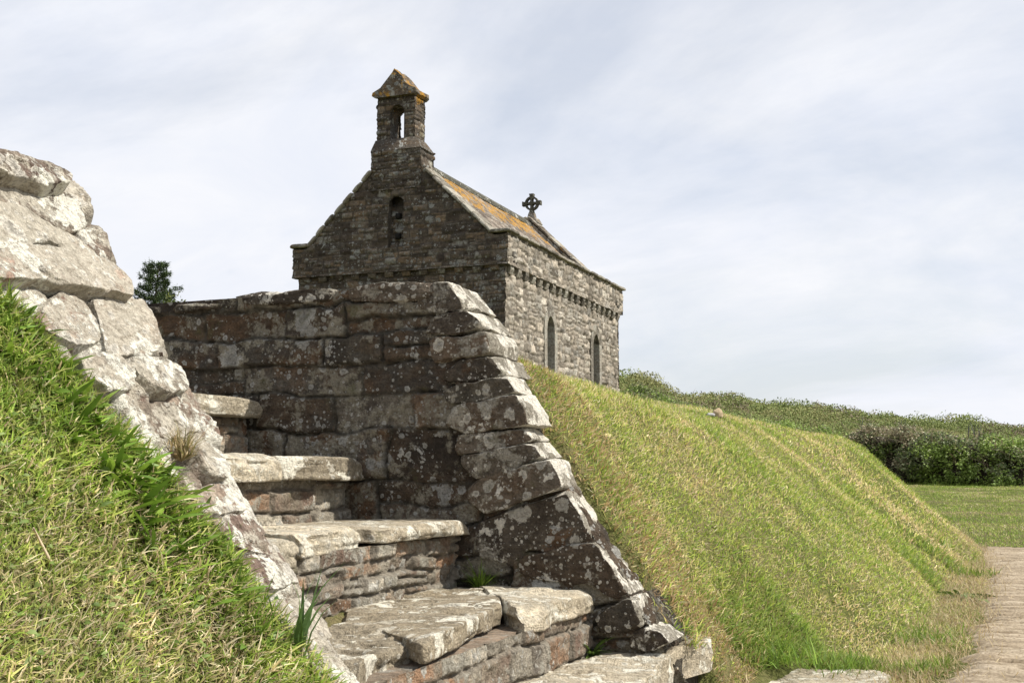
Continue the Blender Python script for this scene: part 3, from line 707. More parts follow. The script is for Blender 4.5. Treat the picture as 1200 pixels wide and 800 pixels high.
s4.location = (0, 0, 0)
slab([(366, 748), (404, 730), (463, 740), (479, 752), (461, 758), (434, 767), (413, 790), (380, 770)], Z4 - 0.012, 0.075, 310, s4, rel=0.02)
slab([(404, 724), (413, 704), (482, 694), (545, 688), (578, 690), (592, 711), (560, 722), (545, 733), (518, 745), (500, 752), (478, 750), (450, 737)], Z4, 0.042, 311, s4, rel=0.014, na=240, caps=36)
slab([(555, 686), (600, 680), (640, 680), (688, 681), (698, 691), (680, 697), (650, 705), (636, 712), (615, 715), (594, 709), (578, 698)], Z4 + 0.002, 0.060, 312, s4, rel=0.016, na=180)
s5 = riser(-0.86, -0.80, Z5 - 0.055, 1.5, 3.83, -1.16, 69, rows=(0.05, 0.10), lens=(0.1, 0.28))
slab([(588, 806), (640, 776), (727, 752), (790, 747), (829, 748), (834, 757), (806, 763), (796, 768), (768, 785), (745, 805), (715, 840), (640, 860), (560, 850)], Z5, 0.075, 314, s5, rel=0.022, na=220, caps=36)
slab(None, Z5 - 0.01, 0.07, 315, s5, world=[(-0.72, 2.42), (-0.70, 2.0), (-0.72, 1.62), (-1.1, 1.6), (-1.1, 2.5)], rel=0.02)
s6 = riser(-0.36, -0.95, -0.755, 2.0, 4.42, -0.75, 71)
slab(None, -0.69, 0.07, 316, s6, world=[(-0.30, 4.50), (-0.33, 3.9), (-0.36, 3.2), (-0.40, 2.3), (-0.74, 2.3), (-0.72, 3.4), (-0.74, 4.38)], rel=0.016, na=220)

# ------------------------------------------------------------------ the chapel
XL, XR, YF, YB = -12.6, -8.104, 20.453, 28.1
ZG, ZC, ZP = 0.2, 3.92, 4.52
PJ = 0.09
CH = thing('chapel', (-10.35, 24.3, 0.62), 'small grey stone chapel with an orange lichened roof and open bellcote', 'chapel')
LS = (-12.313, 4.56); LT = (-10.92, 5.95); RT = (-9.756, 5.90); RS = (-8.401, 4.59)
kl = (LT[1] - LS[1]) / (LT[0] - LS[0]); kr = (RT[1] - RS[1]) / (RT[0] - RS[0])
xa = (RS[1] - LS[1] + kl * LS[0] - kr * RS[0]) / (kl - kr); za = LS[1] + kl * (xa - LS[0])   # gable apex
def gtop(x): return np.minimum(LS[1] + kl * (x - LS[0]), RS[1] + kr * (x - RS[0]))
def gable(yface, ny, inner, niche, seed, mat):
    mb = MB()
    kw = dict(rows=(0.06, 0.16), lens=(0.12, 0.42), amp=0.03, edge=0.035, off=0.02, tilt=0.08, rough=0.010, rf=9, warp=0.035, wf=2.2, split=0.2, jw=0.012)
    stone_sheet(mb, (0, yface, 0), (1, 0, 0), (0, 0, 1), (0, ny, 0), (XL, XR), (ZG, ZC), 0.026, seed=seed, **kw)
    def kp(u, v):
        k = (v < np.maximum(ZP, gtop(u)) - 0.02) & (v < 6.1)
        if niche: k &= ~((np.abs(u + 10.37) < 0.165) & (v > 4.40) & ((v < 5.25) | ((u + 10.37) ** 2 + (v - 5.25) ** 2 < 0.165 ** 2)))
        return k
    stone_sheet(mb, (0, yface + ny * PJ, 0), (1, 0, 0), (0, 0, 1), (0, ny, 0), (XL - PJ, XR + PJ), (ZC, 6.12), 0.026, seed=seed + 1, keep=kp, **kw)
    d = -ny * 0.50
    yb_ = yface + ny * (PJ - 0.05)
    if niche:     # the body behind the face is split round the blocked window
        for x0, x1 in ((XL - PJ + 0.02, -10.56), (-10.18, XR + PJ - 0.02)):
            zz = [(x0, ZC), (x1, ZC)]
            top = [(x, float(max(ZP - 0.03, gtop(np.array(x)) - 0.05))) for x in np.linspace(x1, x0, 9)]
            for (xa_, za_), (xb_, zb_) in zip(top[:-1], top[1:]):
                extrude_poly(mb, [(xb_, yb_, ZC), (xa_, yb_, ZC), (xa_, yb_, za_), (xb_, yb_, zb_)], (0, d, 0), c=(0.4, 0.4, 0.5))
        box(mb, (-10.56, min(yb_ + 0.20, yb_ + d), ZC), (-10.18, max(yb_ + 0.2, yb_ + d), 5.9), c=(0.4, 0.4, 0.5))
        box(mb, (-10.555, yb_ + 0.004, ZC + 0.01), (-10.185, yb_ + 0.2, 4.39), c=(0.4, 0.4, 0.5))
        box(mb, (-10.555, yb_ + 0.004, 5.43), (-10.185, yb_ + 0.2, 5.88), c=(0.4, 0.4, 0.5))
        stone_sheet(mb, (0, yface - PJ + 0.16, 0), (1, 0, 0), (0, 0, 1), (0, -1, 0), (-10.56, -10.18), (4.38, 5.24), 0.026, seed=seed + 7, **kw)
    else:
        top = [(x, float(max(ZP - 0.03, gtop(np.array(x)) - 0.05))) for x in np.linspace(XR + PJ - 0.02, XL - PJ + 0.02, 24)]
        for (xa_, za_), (xb_, zb_) in zip(top[:-1], top[1:]):
            extrude_poly(mb, [(xb_, yb_, ZC), (xa_, yb_, ZC), (xa_, yb_, za_), (xb_, yb_, zb_)] if ny < 0 else [(xa_, yb_, ZC), (xb_, yb_, ZC), (xb_, yb_, zb_), (xa_, yb_, za_)], (0, d, 0), c=(0.4, 0.4, 0.5))
    return mb.build('gable_wall', mat, CH)
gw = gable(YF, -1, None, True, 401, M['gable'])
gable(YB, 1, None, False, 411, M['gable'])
for zc_ in (4.58, 4.98):
    mb = MB(); box(mb, (-10.43, YF - PJ + 0.10, zc_), (-10.33, YF - PJ + 0.17, zc_ + 0.11)); mb.build('opening', M['dark'], gw)
# side walls with two lancet windows
WIN = [(23.00, 1.70, 3.27, 0.23), (26.17, 1.60, 3.24, 0.24)]
def side_wall(X, nx, seed, windows):
    mb = MB()
    kw = dict(rows=(0.09, 0.20), lens=(0.11, 0.40), amp=0.030, edge=0.028, off=0.016, tilt=0.07, rough=0.012, rf=10, warp=0.05, wf=2.6, split=0.30, jw=0.014)
    def kp(u, v):
        k = np.ones_like(u, bool)
        if windows:
            for yc, z0, z1, hw in WIN:
                zs = z1 - hw * 1.35
                arch = ((np.abs(u - yc) + hw * 0.35) ** 2 + (v - zs) ** 2 < (hw * 1.35) ** 2) & (v >= zs)
                k &= ~(((np.abs(u - yc) < hw) & (v > z0) & (v < zs)) | arch)
        return k
    stone_sheet(mb, (X, 0, 0), (0, 1, 0), (0, 0, 1), (nx, 0, 0), (YF, YB), (ZG, ZC), 0.026, seed=seed, keep=kp, **kw)
    stone_sheet(mb, (X + nx * PJ, 0, 0), (0, 1, 0), (0, 0, 1), (nx, 0, 0), (YF - PJ, YB + PJ), (ZC + 0.0, ZP + 0.02), 0.026, seed=seed + 1, **kw)
    box(mb, (min(X + nx * (PJ - 0.04), X - nx * 0.32), YF + 0.45, ZC + 0.003), (max(X + nx * (PJ - 0.04), X - nx * 0.32), YB - 0.45, ZP - 0.01), c=(0.4, 0.4, 0.4))
    return mb.build('side_wall', M['side'], CH)
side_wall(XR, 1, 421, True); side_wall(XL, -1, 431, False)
mb = MB()
xs = XR - 0.26
box(mb, (XL + 0.05, YF + 0.05, ZG), (xs, YB - 0.05, ZC + 0.01)); mb.build('inner_wall', M['dark'], CH)
for wi, (yc, z0, z1, hw) in enumerate(WIN):
    zs = z1 - hw * 1.35
    def lancet(h_, grow=0.0):
        pts = [(yc - h_ , z0 - grow), (yc + h_, z0 - grow)]
        R = h_ * 1.35
        up = [(yc - 0.0 + (R * math.cos(t) - h_ * 0.35), zs + R * math.sin(t)) for t in np.linspace(0, math.acos(0.35 / 1.35), 9)]
        dn = [(2 * yc - y, z) for y, z in up[::-1]]
        return pts + up + dn[1:]
    inner = np.array(lancet(hw)); outer = np.array(lancet(hw + 0.17, 0.10))
    mb = MB(); n = len(inner)
    xf, xb_ = XR + 0.018, XR - 0.24
    V = np.concatenate([np.c_[np.full(n, xf), outer], np.c_[np.full(n, xf), inner], np.c_[np.full(n, xb_), inner * [0.8, 1] + [yc * 0.2, 0]], np.c_[np.full(n, xf - 0.06), outer]])
    i = np.arange(n); j = (i + 1) % n
    q = np.concatenate([np.stack([i, j, n + j, n + i], 1), np.stack([n + i, n + j, 2 * n + j, 2 * n + i], 1), np.stack([3 * n + i, 3 * n + j, j, i], 1)])
    rs = np.random.RandomState(wi)
    cc = np.stack([np.repeat(rs.rand(n // 2 + 1), 2)[:n], np.repeat(rs.rand(n // 2 + 1), 2)[:n], np.zeros(n)], 1)
    mb.add(V, quads=q, c=np.concatenate([cc] * 4))
    wn_ = mb.build('window', M['trim'], CH, smooth=False)
    mb = MB(); gi = inner * [0.82, 1] + [yc * 0.18, 0]
    V = np.concatenate([np.c_[np.full(n, XR - 0.20), gi], [[XR - 0.20, yc, (z0 + zs) / 2]]])
    mb.add(V, tris=np.stack([i, j, np.full(n, n)], 1))
    V2 = V.copy(); V2[:, 0] -= 0.012
    mb.add(V2, tris=np.stack([j, i, np.full(n, n)], 1))
    mb.build('pane', M['glass'], wn_, smooth=False)
    mb = MB()
    for z in np.arange(z0 + 0.15, zs + 0.1, 0.22): box(mb, (XR - 0.198, yc - hw * 0.8, z), (XR - 0.185, yc + hw * 0.8, z + 0.018))
    box(mb, (XR - 0.1985, yc - 0.012, z0), (XR - 0.184, yc + 0.012, zs + hw * 0.8))
    mb.build('glazing_bar', M['lead'], wn_, smooth=False)
# corbels under the parapet
def corbel(x, y, nx, ny, seed):
    mb = MB(); wd = 0.085
    pr_ = [(0, 0), (0, -0.155), (0.03, -0.15), (0.07, -0.06), (0.07, 0)]
    if nx: pts = [(x + nx * a, y - wd, ZC + b) for a, b in pr_]; dd = (0, 2 * wd, 0)
    else: pts = [(x - wd, y + ny * a * 0.8, ZC + b * 0.6) for a, b in pr_]; dd = (2 * wd, 0, 0)
    if (nx == -1) or (ny == -1 and not nx): pts = pts[::-1]
    rs = np.random.RandomState(seed)
    extrude_poly(mb, pts if nx != 1 else pts, dd, c=(rs.rand(), rs.rand(), 0))
    return mb
k = 0
for y in np.linspace(YF + 0.22, YB - 0.18, 19):
    corbel(XR - 0.004, y, 1, 0, k).build('corbel', M['trim'], CH, smooth=False); k += 1
for x in np.linspace(XL + 0.2, XR - 0.2, 12):
    corbel(x, YF + 0.004, 0, -1, k).build('corbel', M['gable'], CH, smooth=False); k += 1
# parapet and gable copings, each a run of thin slabs
def coping_run(p0, p1, across, thick, seed, n, mat='trim', name='coping', up=None, over=0.0):
    p0, p1, ac = [np.asarray(q, float) for q in (p0, p1, across)]
    dl = p1 - p0; ln = np.linalg.norm(dl); U = dl / ln; wd = np.linalg.norm(ac); V = ac / wd; N = np.cross(U, V)
    if N[2] < 0: N = -N
    mb = MB(); e = np.linspace(0, ln, n + 1)
    for i in range(n):
        rs = np.random.RandomState(seed + i)
        P2 = [(e[i] + 0.004, 0 + rs.uniform(-.01, .01)), (e[i + 1] - 0.004, rs.uniform(-.01, .01)), (e[i + 1] - 0.004, wd + rs.uniform(-.01, .01)), (e[i] + 0.004, wd)]
        prism_stone(mb, P2, p0 + N * (thick + rs.uniform(0, 0.012)), U, V, N, thick, seed + i, na=44, caps=5, sides=3, rnd=0.012, disp=0.014, freq=5, wob=0.006)
    return mb.build(name, M[mat], CH)
coping_run((XR + PJ + 0.06, YF - PJ - 0.05, ZP + 0.01), (XR + PJ + 0.06, YB + PJ + 0.05, ZP + 0.01), (-0.48, 0, 0), 0.06, 500, 14)
coping_run((XL - PJ - 0.06, YF - PJ - 0.05, ZP + 0.01), (XL - PJ - 0.06, YB + PJ + 0.05, ZP + 0.01), (0.48, 0, 0), 0.06, 520, 14)
for yy, sg in ((YF - PJ - 0.05, 1), (YB + PJ + 0.05, -1)):
    ac = (0, sg * 0.60, 0)
    zt = float(gtop(np.array(-10.9)))
    mt = 'gable' if sg > 0 else 'orange'
    coping_run((XL - PJ - 0.05, yy, ZP + 0.013), (LS[0] + 0.03, yy, ZP + 0.013), ac, 0.065, 540, 1, 'gable')
    coping_run((RS[0] - 0.03, yy, ZP + 0.016), (XR + PJ - 0.36, yy, ZP + 0.016), ac, 0.065, 545, 1, 'gable')
    xl1 = -10.90 if sg > 0 else xa; xr1 = -9.78 if sg > 0 else xa
    coping_run((LS[0] - 0.02, yy, float(gtop(np.array(LS[0] - 0.02))) - 0.03), (xl1, yy, float(gtop(np.array(xl1))) - 0.03), ac, 0.06, 550, 7, 'trim' if sg > 0 else 'orange')
    coping_run((RS[0] + 0.02, yy, float(gtop(np.array(RS[0] + 0.02))) - 0.03), (xr1, yy, float(gtop(np.array(xr1))) - 0.03), ac, 0.06, 560, 7, 'trim' if sg > 0 else 'orange')
# roof: two slated slopes and a dark ridge
zr = za - 0.14
mb = MB()
for sx, kk, x_e in ((-1, kl, XL + 0.2), (1, kr, XR - 0.2)):
    ze = zr + kk * (x_e - xa); Lr = math.hypot(x_e - xa, ze - zr)
    U = np.array([0, 1, 0.]); V = np.array([x_e - xa, 0, ze - zr]) / Lr; N = np.cross(U, V)
    if N[2] < 0: N = -N
    stone_sheet(mb, (xa, 0, zr), U, V, N, (YF + 0.35, YB - 0.35), (0, Lr), 0.03, (0.17, 0.2), (0.2, 0.34), 600 + sx, amp=0.012, edge=0.02, off=0.008, tilt=0.05, rough=0.006, rf=8, warp=0.006)
    extrude_poly(mb, [tuple(np.array((xa, YF + 0.36, zr)) - 0.03 * N), tuple(np.array((xa, YB - 0.36, zr)) - 0.03 * N), tuple(np.array((x_e, YB - 0.36, ze)) - 0.03 * N), tuple(np.array((x_e, YF + 0.36, ze)) - 0.03 * N)], -0.12 * N)
rf_ = mb.build('roof', M['roof'], CH)
mb = MB()
ys = np.linspace(YF + 0.4, YB - 0.4, 16)
for y0, y1 in zip(ys[:-1], ys[1:]):
    extrude_poly(mb, [(xa - 0.16, y0 + 0.004, zr - 0.14), (xa + 0.16, y0 + 0.004, zr - 0.14), (xa + 0.13, y0 + 0.004, zr - 0.05), (xa, y0 + 0.004, zr + 0.065), (xa - 0.13, y0 + 0.004, zr - 0.05)], (0, y1 - y0 - 0.008, 0))
mb.build('ridge', M['cross'], rf_, smooth=False)
# bellcote
by0 = YF - PJ - 0.015
def shaft(mb, x0, x1, y0, y1, z0, z1, seed, hole=None):
    kw = dict(rows=(0.05, 0.12), lens=(0.12, 0.34), amp=0.03, edge=0.03, off=0.02, tilt=0.06, rough=0.010, rf=9, warp=0.02, wf=3, jw=0.010)
    kp = None
    if hole:
        hx, hw, hz0, hz1 = hole
        kp = lambda u, v: ~((np.abs(u - hx) < hw) & (v > hz0) & ((v < hz1 - hw) | ((u - hx) ** 2 + (v - hz1 + hw) ** 2 < hw * hw)))
    stone_sheet(mb, (0, y0, 0), (1, 0, 0), (0, 0, 1), (0, -1, 0), (x0, x1), (z0, z1), 0.021, seed=seed, keep=kp, **kw)
    stone_sheet(mb, (0, y1, 0), (1, 0, 0), (0, 0, 1), (0, 1, 0), (x0, x1), (z0, z1), 0.021, seed=seed + 1, keep=kp, **kw)
    stone_sheet(mb, (x1, 0, 0), (0, 1, 0), (0, 0, 1), (1, 0, 0), (y0, y1), (z0, z1), 0.021, seed=seed + 2, **kw)
    stone_sheet(mb, (x0, 0, 0), (0, 1, 0), (0, 0, 1), (-1, 0, 0), (y0, y1), (z0, z1), 0.021, seed=seed + 3, **kw)
mb = MB()
shaft(mb, -10.93, -9.84, by0, by0 + 0.62, 5.55, 6.36, 640)
box(mb, (-10.90, by0 + 0.03, 5.5), (-9.87, by0 + 0.59, 6.35), c=(0.4, 0.4, 0.3))
# sloped shoulders
ex = [(-10.93, 6.35), (-9.84, 6.35), (-9.97, 6.56), (-10.83, 6.56)]
for s_ in range(1):
    O0 = [(-10.94, by0 - 0.01), (-9.83, by0 - 0.01), (-9.83, by0 + 0.63), (-10.94, by0 + 0.63)]
    O1 = [(-10.86, by0 + 0.05), (-9.99, by0 + 0.05), (-9.99, by0 + 0.55), (-10.86, by0 + 0.55)]
    for z0, z1, f0, f1 in ((6.34, 6.42, 0, 0.3), (6.42, 6.50, 0.3, 0.65), (6.50, 6.58, 0.65, 1.0)):
        A = [np.array(a) * (1 - f0) + np.array(b) * f0 for a, b in zip(O0, O1)]
        B = [np.array(a) * (1 - f1) + np.array(b) * f1 for a, b in zip(O0, O1)]
        vv_ = [(*p_, z0) for p_ in A] + [(*p_, z1) for p_ in B]
        mb.add(vv_, quads=[(0, 1, 5, 4), (1, 2, 6, 5), (2, 3, 7, 6), (3, 0, 4, 7), (4, 5, 6, 7)], c=(random.random(), random.random(), 0))
bx0, bx1, bya, byb = -10.84, -10.005, by0 + 0.06, by0 + 0.54
hx, hw, hz0, hz1 = -10.39, 0.155, 6.56, 7.27
shaft(mb, bx0, bx1, bya, byb, 6.52, 7.44, 650, (hx, hw, hz0, hz1))
# reveal of the bell opening
pts = [(hx - hw, hz0), (hx + hw, hz0)] + [(hx + hw * math.cos(t), hz1 - hw + hw * math.sin(t)) for t in np.linspace(0, math.pi, 15)]
n = len(pts); pts = np.array(pts)
V = []
for yy, sc_ in ((bya - 0.005, 1.0), (bya + 0.15, 1.03), (bya + 0.3, 1.15), (byb + 0.004, 1.27)):
    V.append(np.c_[(pts[:, 0] - hx) * sc_ + hx, np.full(n, yy), pts[:, 1]])
V = np.concatenate(V); i = np.arange(n); j = (i + 1) % n
q = np.concatenate([np.stack([a * n + j, a * n + i, (a + 1) * n + i, (a + 1) * n + j], 1) for a in range(3)])
rs = np.random.RandomState(5); mb.add(V, quads=q, c=np.c_[rs.rand(len(V)), rs.rand(len(V)) * 0.6, np.zeros(len(V))])
bc = mb.build('bellcote', M['bell'], CH)
# bellcote cap: flared, gabled slab roof
mb = MB()
capx = (bx0 + bx1) / 2
prof = [(0.0, 8.0), (0.075, 7.92), (0.15, 7.83), (0.22, 7.73), (0.31, 7.63), (0.475, 7.545), (0.485, 7.48), (0.43, 7.44)]
left = [(capx - a * 1.0, z) for a, z in prof[::-1]]; right = [(capx + a, z) for a, z in prof[1:]]
outl = left + right
no = len(outl); yy = np.linspace(bya - 0.07, byb + 0.07, 12)
V = []; C_ = []
for yk in yy:
    o = np.array(outl); V.append(np.c_[o[:, 0], np.full(no, yk), o[:, 1]])
V = np.concatenate(V); V = V + 0.025 * np.stack([fbm(V * 6, 70 + q_, 4) for q_ in range(3)], 1)
q = []
for a in range(len(yy) - 1):
    for b in range(no):
        b2_ = (b + 1) % no
        q.append((a * no + b, a * no + b2_, (a + 1) * no + b2_, (a + 1) * no + b))
cF, cB = V[:no].mean(0), V[-no:].mean(0)
nV = len(V)
V = np.concatenate([V, [cF, cB]])
tr = [(nV, (b + 1) % no, b) for b in range(no)] + [(nV + 1, (len(yy) - 1) * no + b, (len(yy) - 1) * no + (b + 1) % no) for b in range(no)]
mb.add(V, quads=q, tris=tr, c=np.c_[np.random.RandomState(3).rand(len(V)), np.random.RandomState(4).rand(len(V)), np.zeros(len(V))])
mb.build('cap', M['bell'], bc, smooth=False)
# wheel cross on the far gable
cx_, cy_, cz_ = xa, YB - 0.05, za + 0.42
mb = MB()
def ring_poly(r0, r1, y0, y1, n=28):
    t = np.arange(n) * 2 * math.pi / n; cs, sn = np.cos(t), np.sin(t)
    V = np.concatenate([np.c_[cx_ + r0 * cs, np.full(n, y0), cz_ + r0 * sn], np.c_[cx_ + r1 * cs, np.full(n, y0), cz_ + r1 * sn],
                        np.c_[cx_ + r1 * cs, np.full(n, y1), cz_ + r1 * sn], np.c_[cx_ + r0 * cs, np.full(n, y1), cz_ + r0 * sn]])
    i = np.arange(n); j = (i + 1) % n
    q = np.concatenate([np.stack([a * n + i, b * n + i, b * n + j, a * n + j], 1) for a, b in ((0, 1), (1, 2), (2, 3), (3, 0))])
    mb.add(V, quads=q[:, ::-1])
ring_poly(0.135, 0.185, cy_ - 0.05, cy_ + 0.05)
for ang in range(4):
    ca, sa = math.cos(ang * math.pi / 2), math.sin(ang * math.pi / 2)
    pl = [(0.02, -0.026), (0.13, -0.030), (0.25, -0.06), (0.25, 0.06), (0.13, 0.030), (0.02, 0.026)]
    extrude_poly(mb, [(cx_ + ca * a - sa * b, cy_ - 0.065, cz_ + sa * a + ca * b) for a, b in pl], (0, 0.13, 0))
extrude_poly(mb, [(cx_ + 0.06 * math.cos(t), cy_ - 0.07, cz_ + 0.06 * math.sin(t)) for t in np.arange(12) * math.pi / 6], (0, 0.14, 0))
cr = mb.build('cross', M['cross'], CH, smooth=False)
mb = MB()
for z0, z1, h0, h1 in ((za - 0.12, za + 0.02, 0.22, 0.15), (za + 0.02, za + 0.17, 0.10, 0.07)):
    vv_ = [(cx_ + sx * h, cy_ + sy * h, z) for z, h in ((z0, h0), (z1, h1)) for sx, sy in ((-1, -1), (1, -1), (1, 1), (-1, 1))]
    mb.add(vv_, quads=[(0, 1, 5, 4), (1, 2, 6, 5), (2, 3, 7, 6), (3, 0, 4, 7), (4, 5, 6, 7)])
mb.build('pedestal', M['orange'], cr, smooth=False)

# ------------------------------------------------------------------ vegetation helpers
def blades(mb, P, Nn, L_, W_, colr, seed, lean=0.5, curl=0.6, dirv=None, segs=3):
    """grass blades: tapered curved ribbons"""
    n = len(P); rs = np.random.RandomState(seed)
    th = rs.uniform(0, 2 * math.pi, n)
    h = np.stack([np.cos(th), np.sin(th), np.zeros(n)], 1)
    if dirv is not None: h = h + np.asarray(dirv)
    h = h - Nn * np.sum(h * Nn, 1, keepdims=True); h /= np.maximum(np.linalg.norm(h, axis=1, keepdims=True), 1e-6)
    side = np.cross(Nn, h)
    tw = rs.uniform(-0.6, 0.6, n)[:, None]; side = side * np.cos(tw) + h * np.sin(tw)
    le = (lean * rs.uniform(0.2, 1.6, n)); cu = curl * rs.uniform(0.2, 1.6, n)
    L_ = np.broadcast_to(L_, (n,)); W_ = np.broadcast_to(W_, (n,))
    p = P.copy(); pts = []; wd = [1.0, 0.9, 0.6, 0.0] if segs == 3 else [1.0, 0.75, 0.0]
    for k in range(segs + 1):
        if k < segs:
            pts += [p - side * (W_ * wd[k] / 2)[:, None], p + side * (W_ * wd[k] / 2)[:, None]]
        else: pts += [p]
        ang = np.clip(le + cu * (k + 0.5) / segs, 0, 2.6)
        p = p + (Nn * np.cos(ang)[:, None] + h * np.sin(ang)[:, None]) * (L_ / segs)[:, None]
    K = 2 * segs + 1
    V = np.stack(pts, 1).reshape(-1, 3)
    b0 = (np.arange(n) * K)[:, None]
    qs = []
    for k in range(segs - 1): qs.append(b0 + np.array([2 * k, 2 * k + 1, 2 * k + 3, 2 * k + 2]))
    q = np.concatenate(qs) if qs else None
    t = b0 + np.array([2 * segs - 2, 2 * segs - 1, 2 * segs])
    c = np.repeat(colr, K, 0)
    mb.add(V, quads=q, tris=t, c=c)
def leaves(mb, P, U, Nn, L_, W_, colr, fold=0.25, droop=0.3):
    """broad leaves: six-sided, folded along the midrib, growing along U from P"""
    n = len(P); S = np.cross(Nn, U); L_ = np.broadcast_to(L_, (n,))[:, None]; W_ = np.broadcast_to(W_, (n,))[:, None]
    mid = [P, P + U * L_ * 0.35 + Nn * L_ * 0.06, P + U * L_ * 0.7 + Nn * L_ * 0.03, P + U * L_ - Nn * L_ * droop * 0.5]
    l1 = mid[1] + S * W_ * 0.5 + Nn * W_ * fold; r1 = mid[1] - S * W_ * 0.5 + Nn * W_ * fold
    l2 = mid[2] + S * W_ * 0.42 + Nn * W_ * fold * 0.8; r2 = mid[2] - S * W_ * 0.42 + Nn * W_ * fold * 0.8
    V = np.stack([mid[0], mid[1], mid[2], mid[3], l1, l2, r1, r2], 1).reshape(-1, 3)
    b0 = (np.arange(n) * 8)[:, None]
    q = np.concatenate([b0 + np.array([1, 2, 5, 4]), b0 + np.array([2, 1, 6, 7])])
    t = np.concatenate([b0 + np.array([0, 1, 4]), b0 + np.array([1, 0, 6]), b0 + np.array([2, 3, 5]), b0 + np.array([3, 2, 7])])
    mb.add(V, quads=q, tris=t, c=np.repeat(colr, 8, 0))
def fine_leaves(mb, P, U, Nn, L_, W_, colr, seed, droop=0.8):
    n = len(P); rs = np.random.RandomState(seed); S = np.cross(Nn, U); roll = rs.uniform(-0.7, 0.7, n)[:, None]
    S, Nn = S * np.cos(roll) + Nn * np.sin(roll), Nn * np.cos(roll) - S * np.sin(roll)
    ts = np.linspace(0, 1, 8); dr = rs.uniform(0.2, 1.2, n) * droop; fold = rs.uniform(0.05, 0.35, n)[:, None]; wav = rs.uniform(0, 6, n)
    L_ = np.broadcast_to(L_, (n,)); W_ = np.broadcast_to(W_, (n,)); pts = []
    p = P.copy()
    for k, t in enumerate(ts):
        wd = (math.sin(math.pi * min(1, (t * 0.93 + 0.05)) ** 0.85) ** 0.8 * W_ * 0.5)[:, None]
        wob = (0.12 * np.sin(wav + 9 * t))[:, None]
        pts += [p - S * wd + Nn * wd * (fold + wob), p, p + S * wd + Nn * wd * (fold - wob)]
        a = (dr * t)[:, None]
        p = p + (U * np.cos(a) - Nn * np.sin(a)) * (L_ / 7)[:, None]
    V = np.stack(pts, 1).reshape(-1, 3); b0 = (np.arange(n) * 24)[:, None]
    q = np.concatenate([b0 + np.array([3 * k + j, 3 * k + j + 1, 3 * k + j + 4, 3 * k + j + 3]) for k in range(7) for j in (0, 1)])
    mb.add(V, quads=q, c=np.repeat(colr, 24, 0))
GREEN = np.array([[0.19, 0.29, 0.04], [0.24, 0.34, 0.05], [0.29, 0.34, 0.08], [0.13, 0.21, 0.03]])
OLIVE = np.array([[0.31, 0.385, 0.075], [0.39, 0.44, 0.105], [0.46, 0.45, 0.16]])
STRAW = np.array([[0.60, 0.50, 0.29], [0.50, 0.40, 0.22], [0.68, 0.60, 0.40], [0.40, 0.31, 0.18]])
def turf_colours(X, Y, seed, green_bias=0.0, stripes=False):
    rs = np.random.RandomState(seed); n = len(X)
    f = 0.5 + 0.5 * fbm2(X * 2.4, Y * 2.4, seed, 4) + green_bias
    if stripes: f = f + 0.15 * fbm2(X * 0.7 + Y * 0.12, Y * 3.3 - X * 0.6, seed + 5, 4) + 0.12 * fbm2(X * 0.9, Y * 0.7, seed + 8, 3)
    f = f + rs.normal(0, 0.24, n)
    c = np.empty((n, 3))
    a = GREEN[rs.randint(0, 4, n)]; b = OLIVE[rs.randint(0, 3, n)]; s = STRAW[rs.randint(0, 4, n)]
    c[:] = b; m = f > 0.56; c[m] = a[m]; m = f < 0.26; c[m] = s[m]
    return c * rs.uniform(0.72, 1.45, (n, 1)), f

# near bank grass
def near_edge(z): return np.minimum(1.49 - 0.45 * z, 1.66)
def near_ok(X, Y):
    z = terrain(X, Y, False)
    return Y < np.where(z > 0.45, 1.27, near_edge(z)) + 0.03 * fbm2(X * 7, X * 0, 3, 3)
rs = np.random.RandomState(11)
def near_roots(n, x=(-2.3, -0.42), y=(-0.15, 1.66)):
    X = rs.uniform(*x, n); Y = rs.uniform(*y, n)
    xc, yc = cam_xy(X, Y)
    k = (yc > 0.75) & (np.abs(xc) < 0.52 * yc + 0.15) & near_ok(X, Y)
    return X[k], Y[k]
mb = MB()
X, Y = near_roots(330000); Z = terrain(X, Y, False); Nn = tnormal(X, Y); c, f = turf_colours(X, Y, 5, -0.07)
up = Nn * 0.6 + np.array([0, 0, 0.4]); up /= np.linalg.norm(up, axis=1, keepdims=True)
edge_d = near_edge(Z) - Y
lush = sstep(0.36, 0.03, edge_d) * sstep(-0.55, 0.4, fbm2(X * 3, Y * 3, 9, 3) + 0.25)
lg = rs.rand(len(X)) < lush * 0.6
c[lg] = GREEN[rs.randint(0, 4, lg.sum())] * rs.uniform(0.75, 1.35, (lg.sum(), 1))
Ls = rs.uniform(0.010, 0.028, len(X)) * (1 + 0.8 * lush); 
blades(mb, np.stack([X, Y, Z - 0.004], 1), up, Ls, rs.uniform(0.0010, 0.0032, len(X)) * (1 + 0.5 * lush), c * (0.8 + 0.5 * sstep(-0.6, 0.6, fbm2(X * 22, Y * 22, 63, 3)))[:, None], 12, lean=0.62, curl=0.8)
X, Y = near_roots(90000); Z = terrain(X, Y, False); Nn = tnormal(X, Y)
c = STRAW[rs.randint(0, 4, len(X))] * rs.uniform(0.7, 1.2, (len(X), 1))
keep = fbm2(X * 3, Y * 3, 19, 3) + rs.normal(0, 0.5, len(X)) > -0.1
X, Y, Z, Nn, c = X[keep], Y[keep], Z[keep], Nn[keep], c[keep]
blades(mb, np.stack([X, Y, Z + rs.uniform(0.002, 0.018, len(X))], 1), Nn, rs.uniform(0.008, 0.034, len(X)), rs.uniform(0.0005, 0.0016, len(X)), c, 13, lean=1.3, curl=0.7)
X, Y = near_roots(15000); Z = terrain(X, Y, False); Nn = tnormal(X, Y)
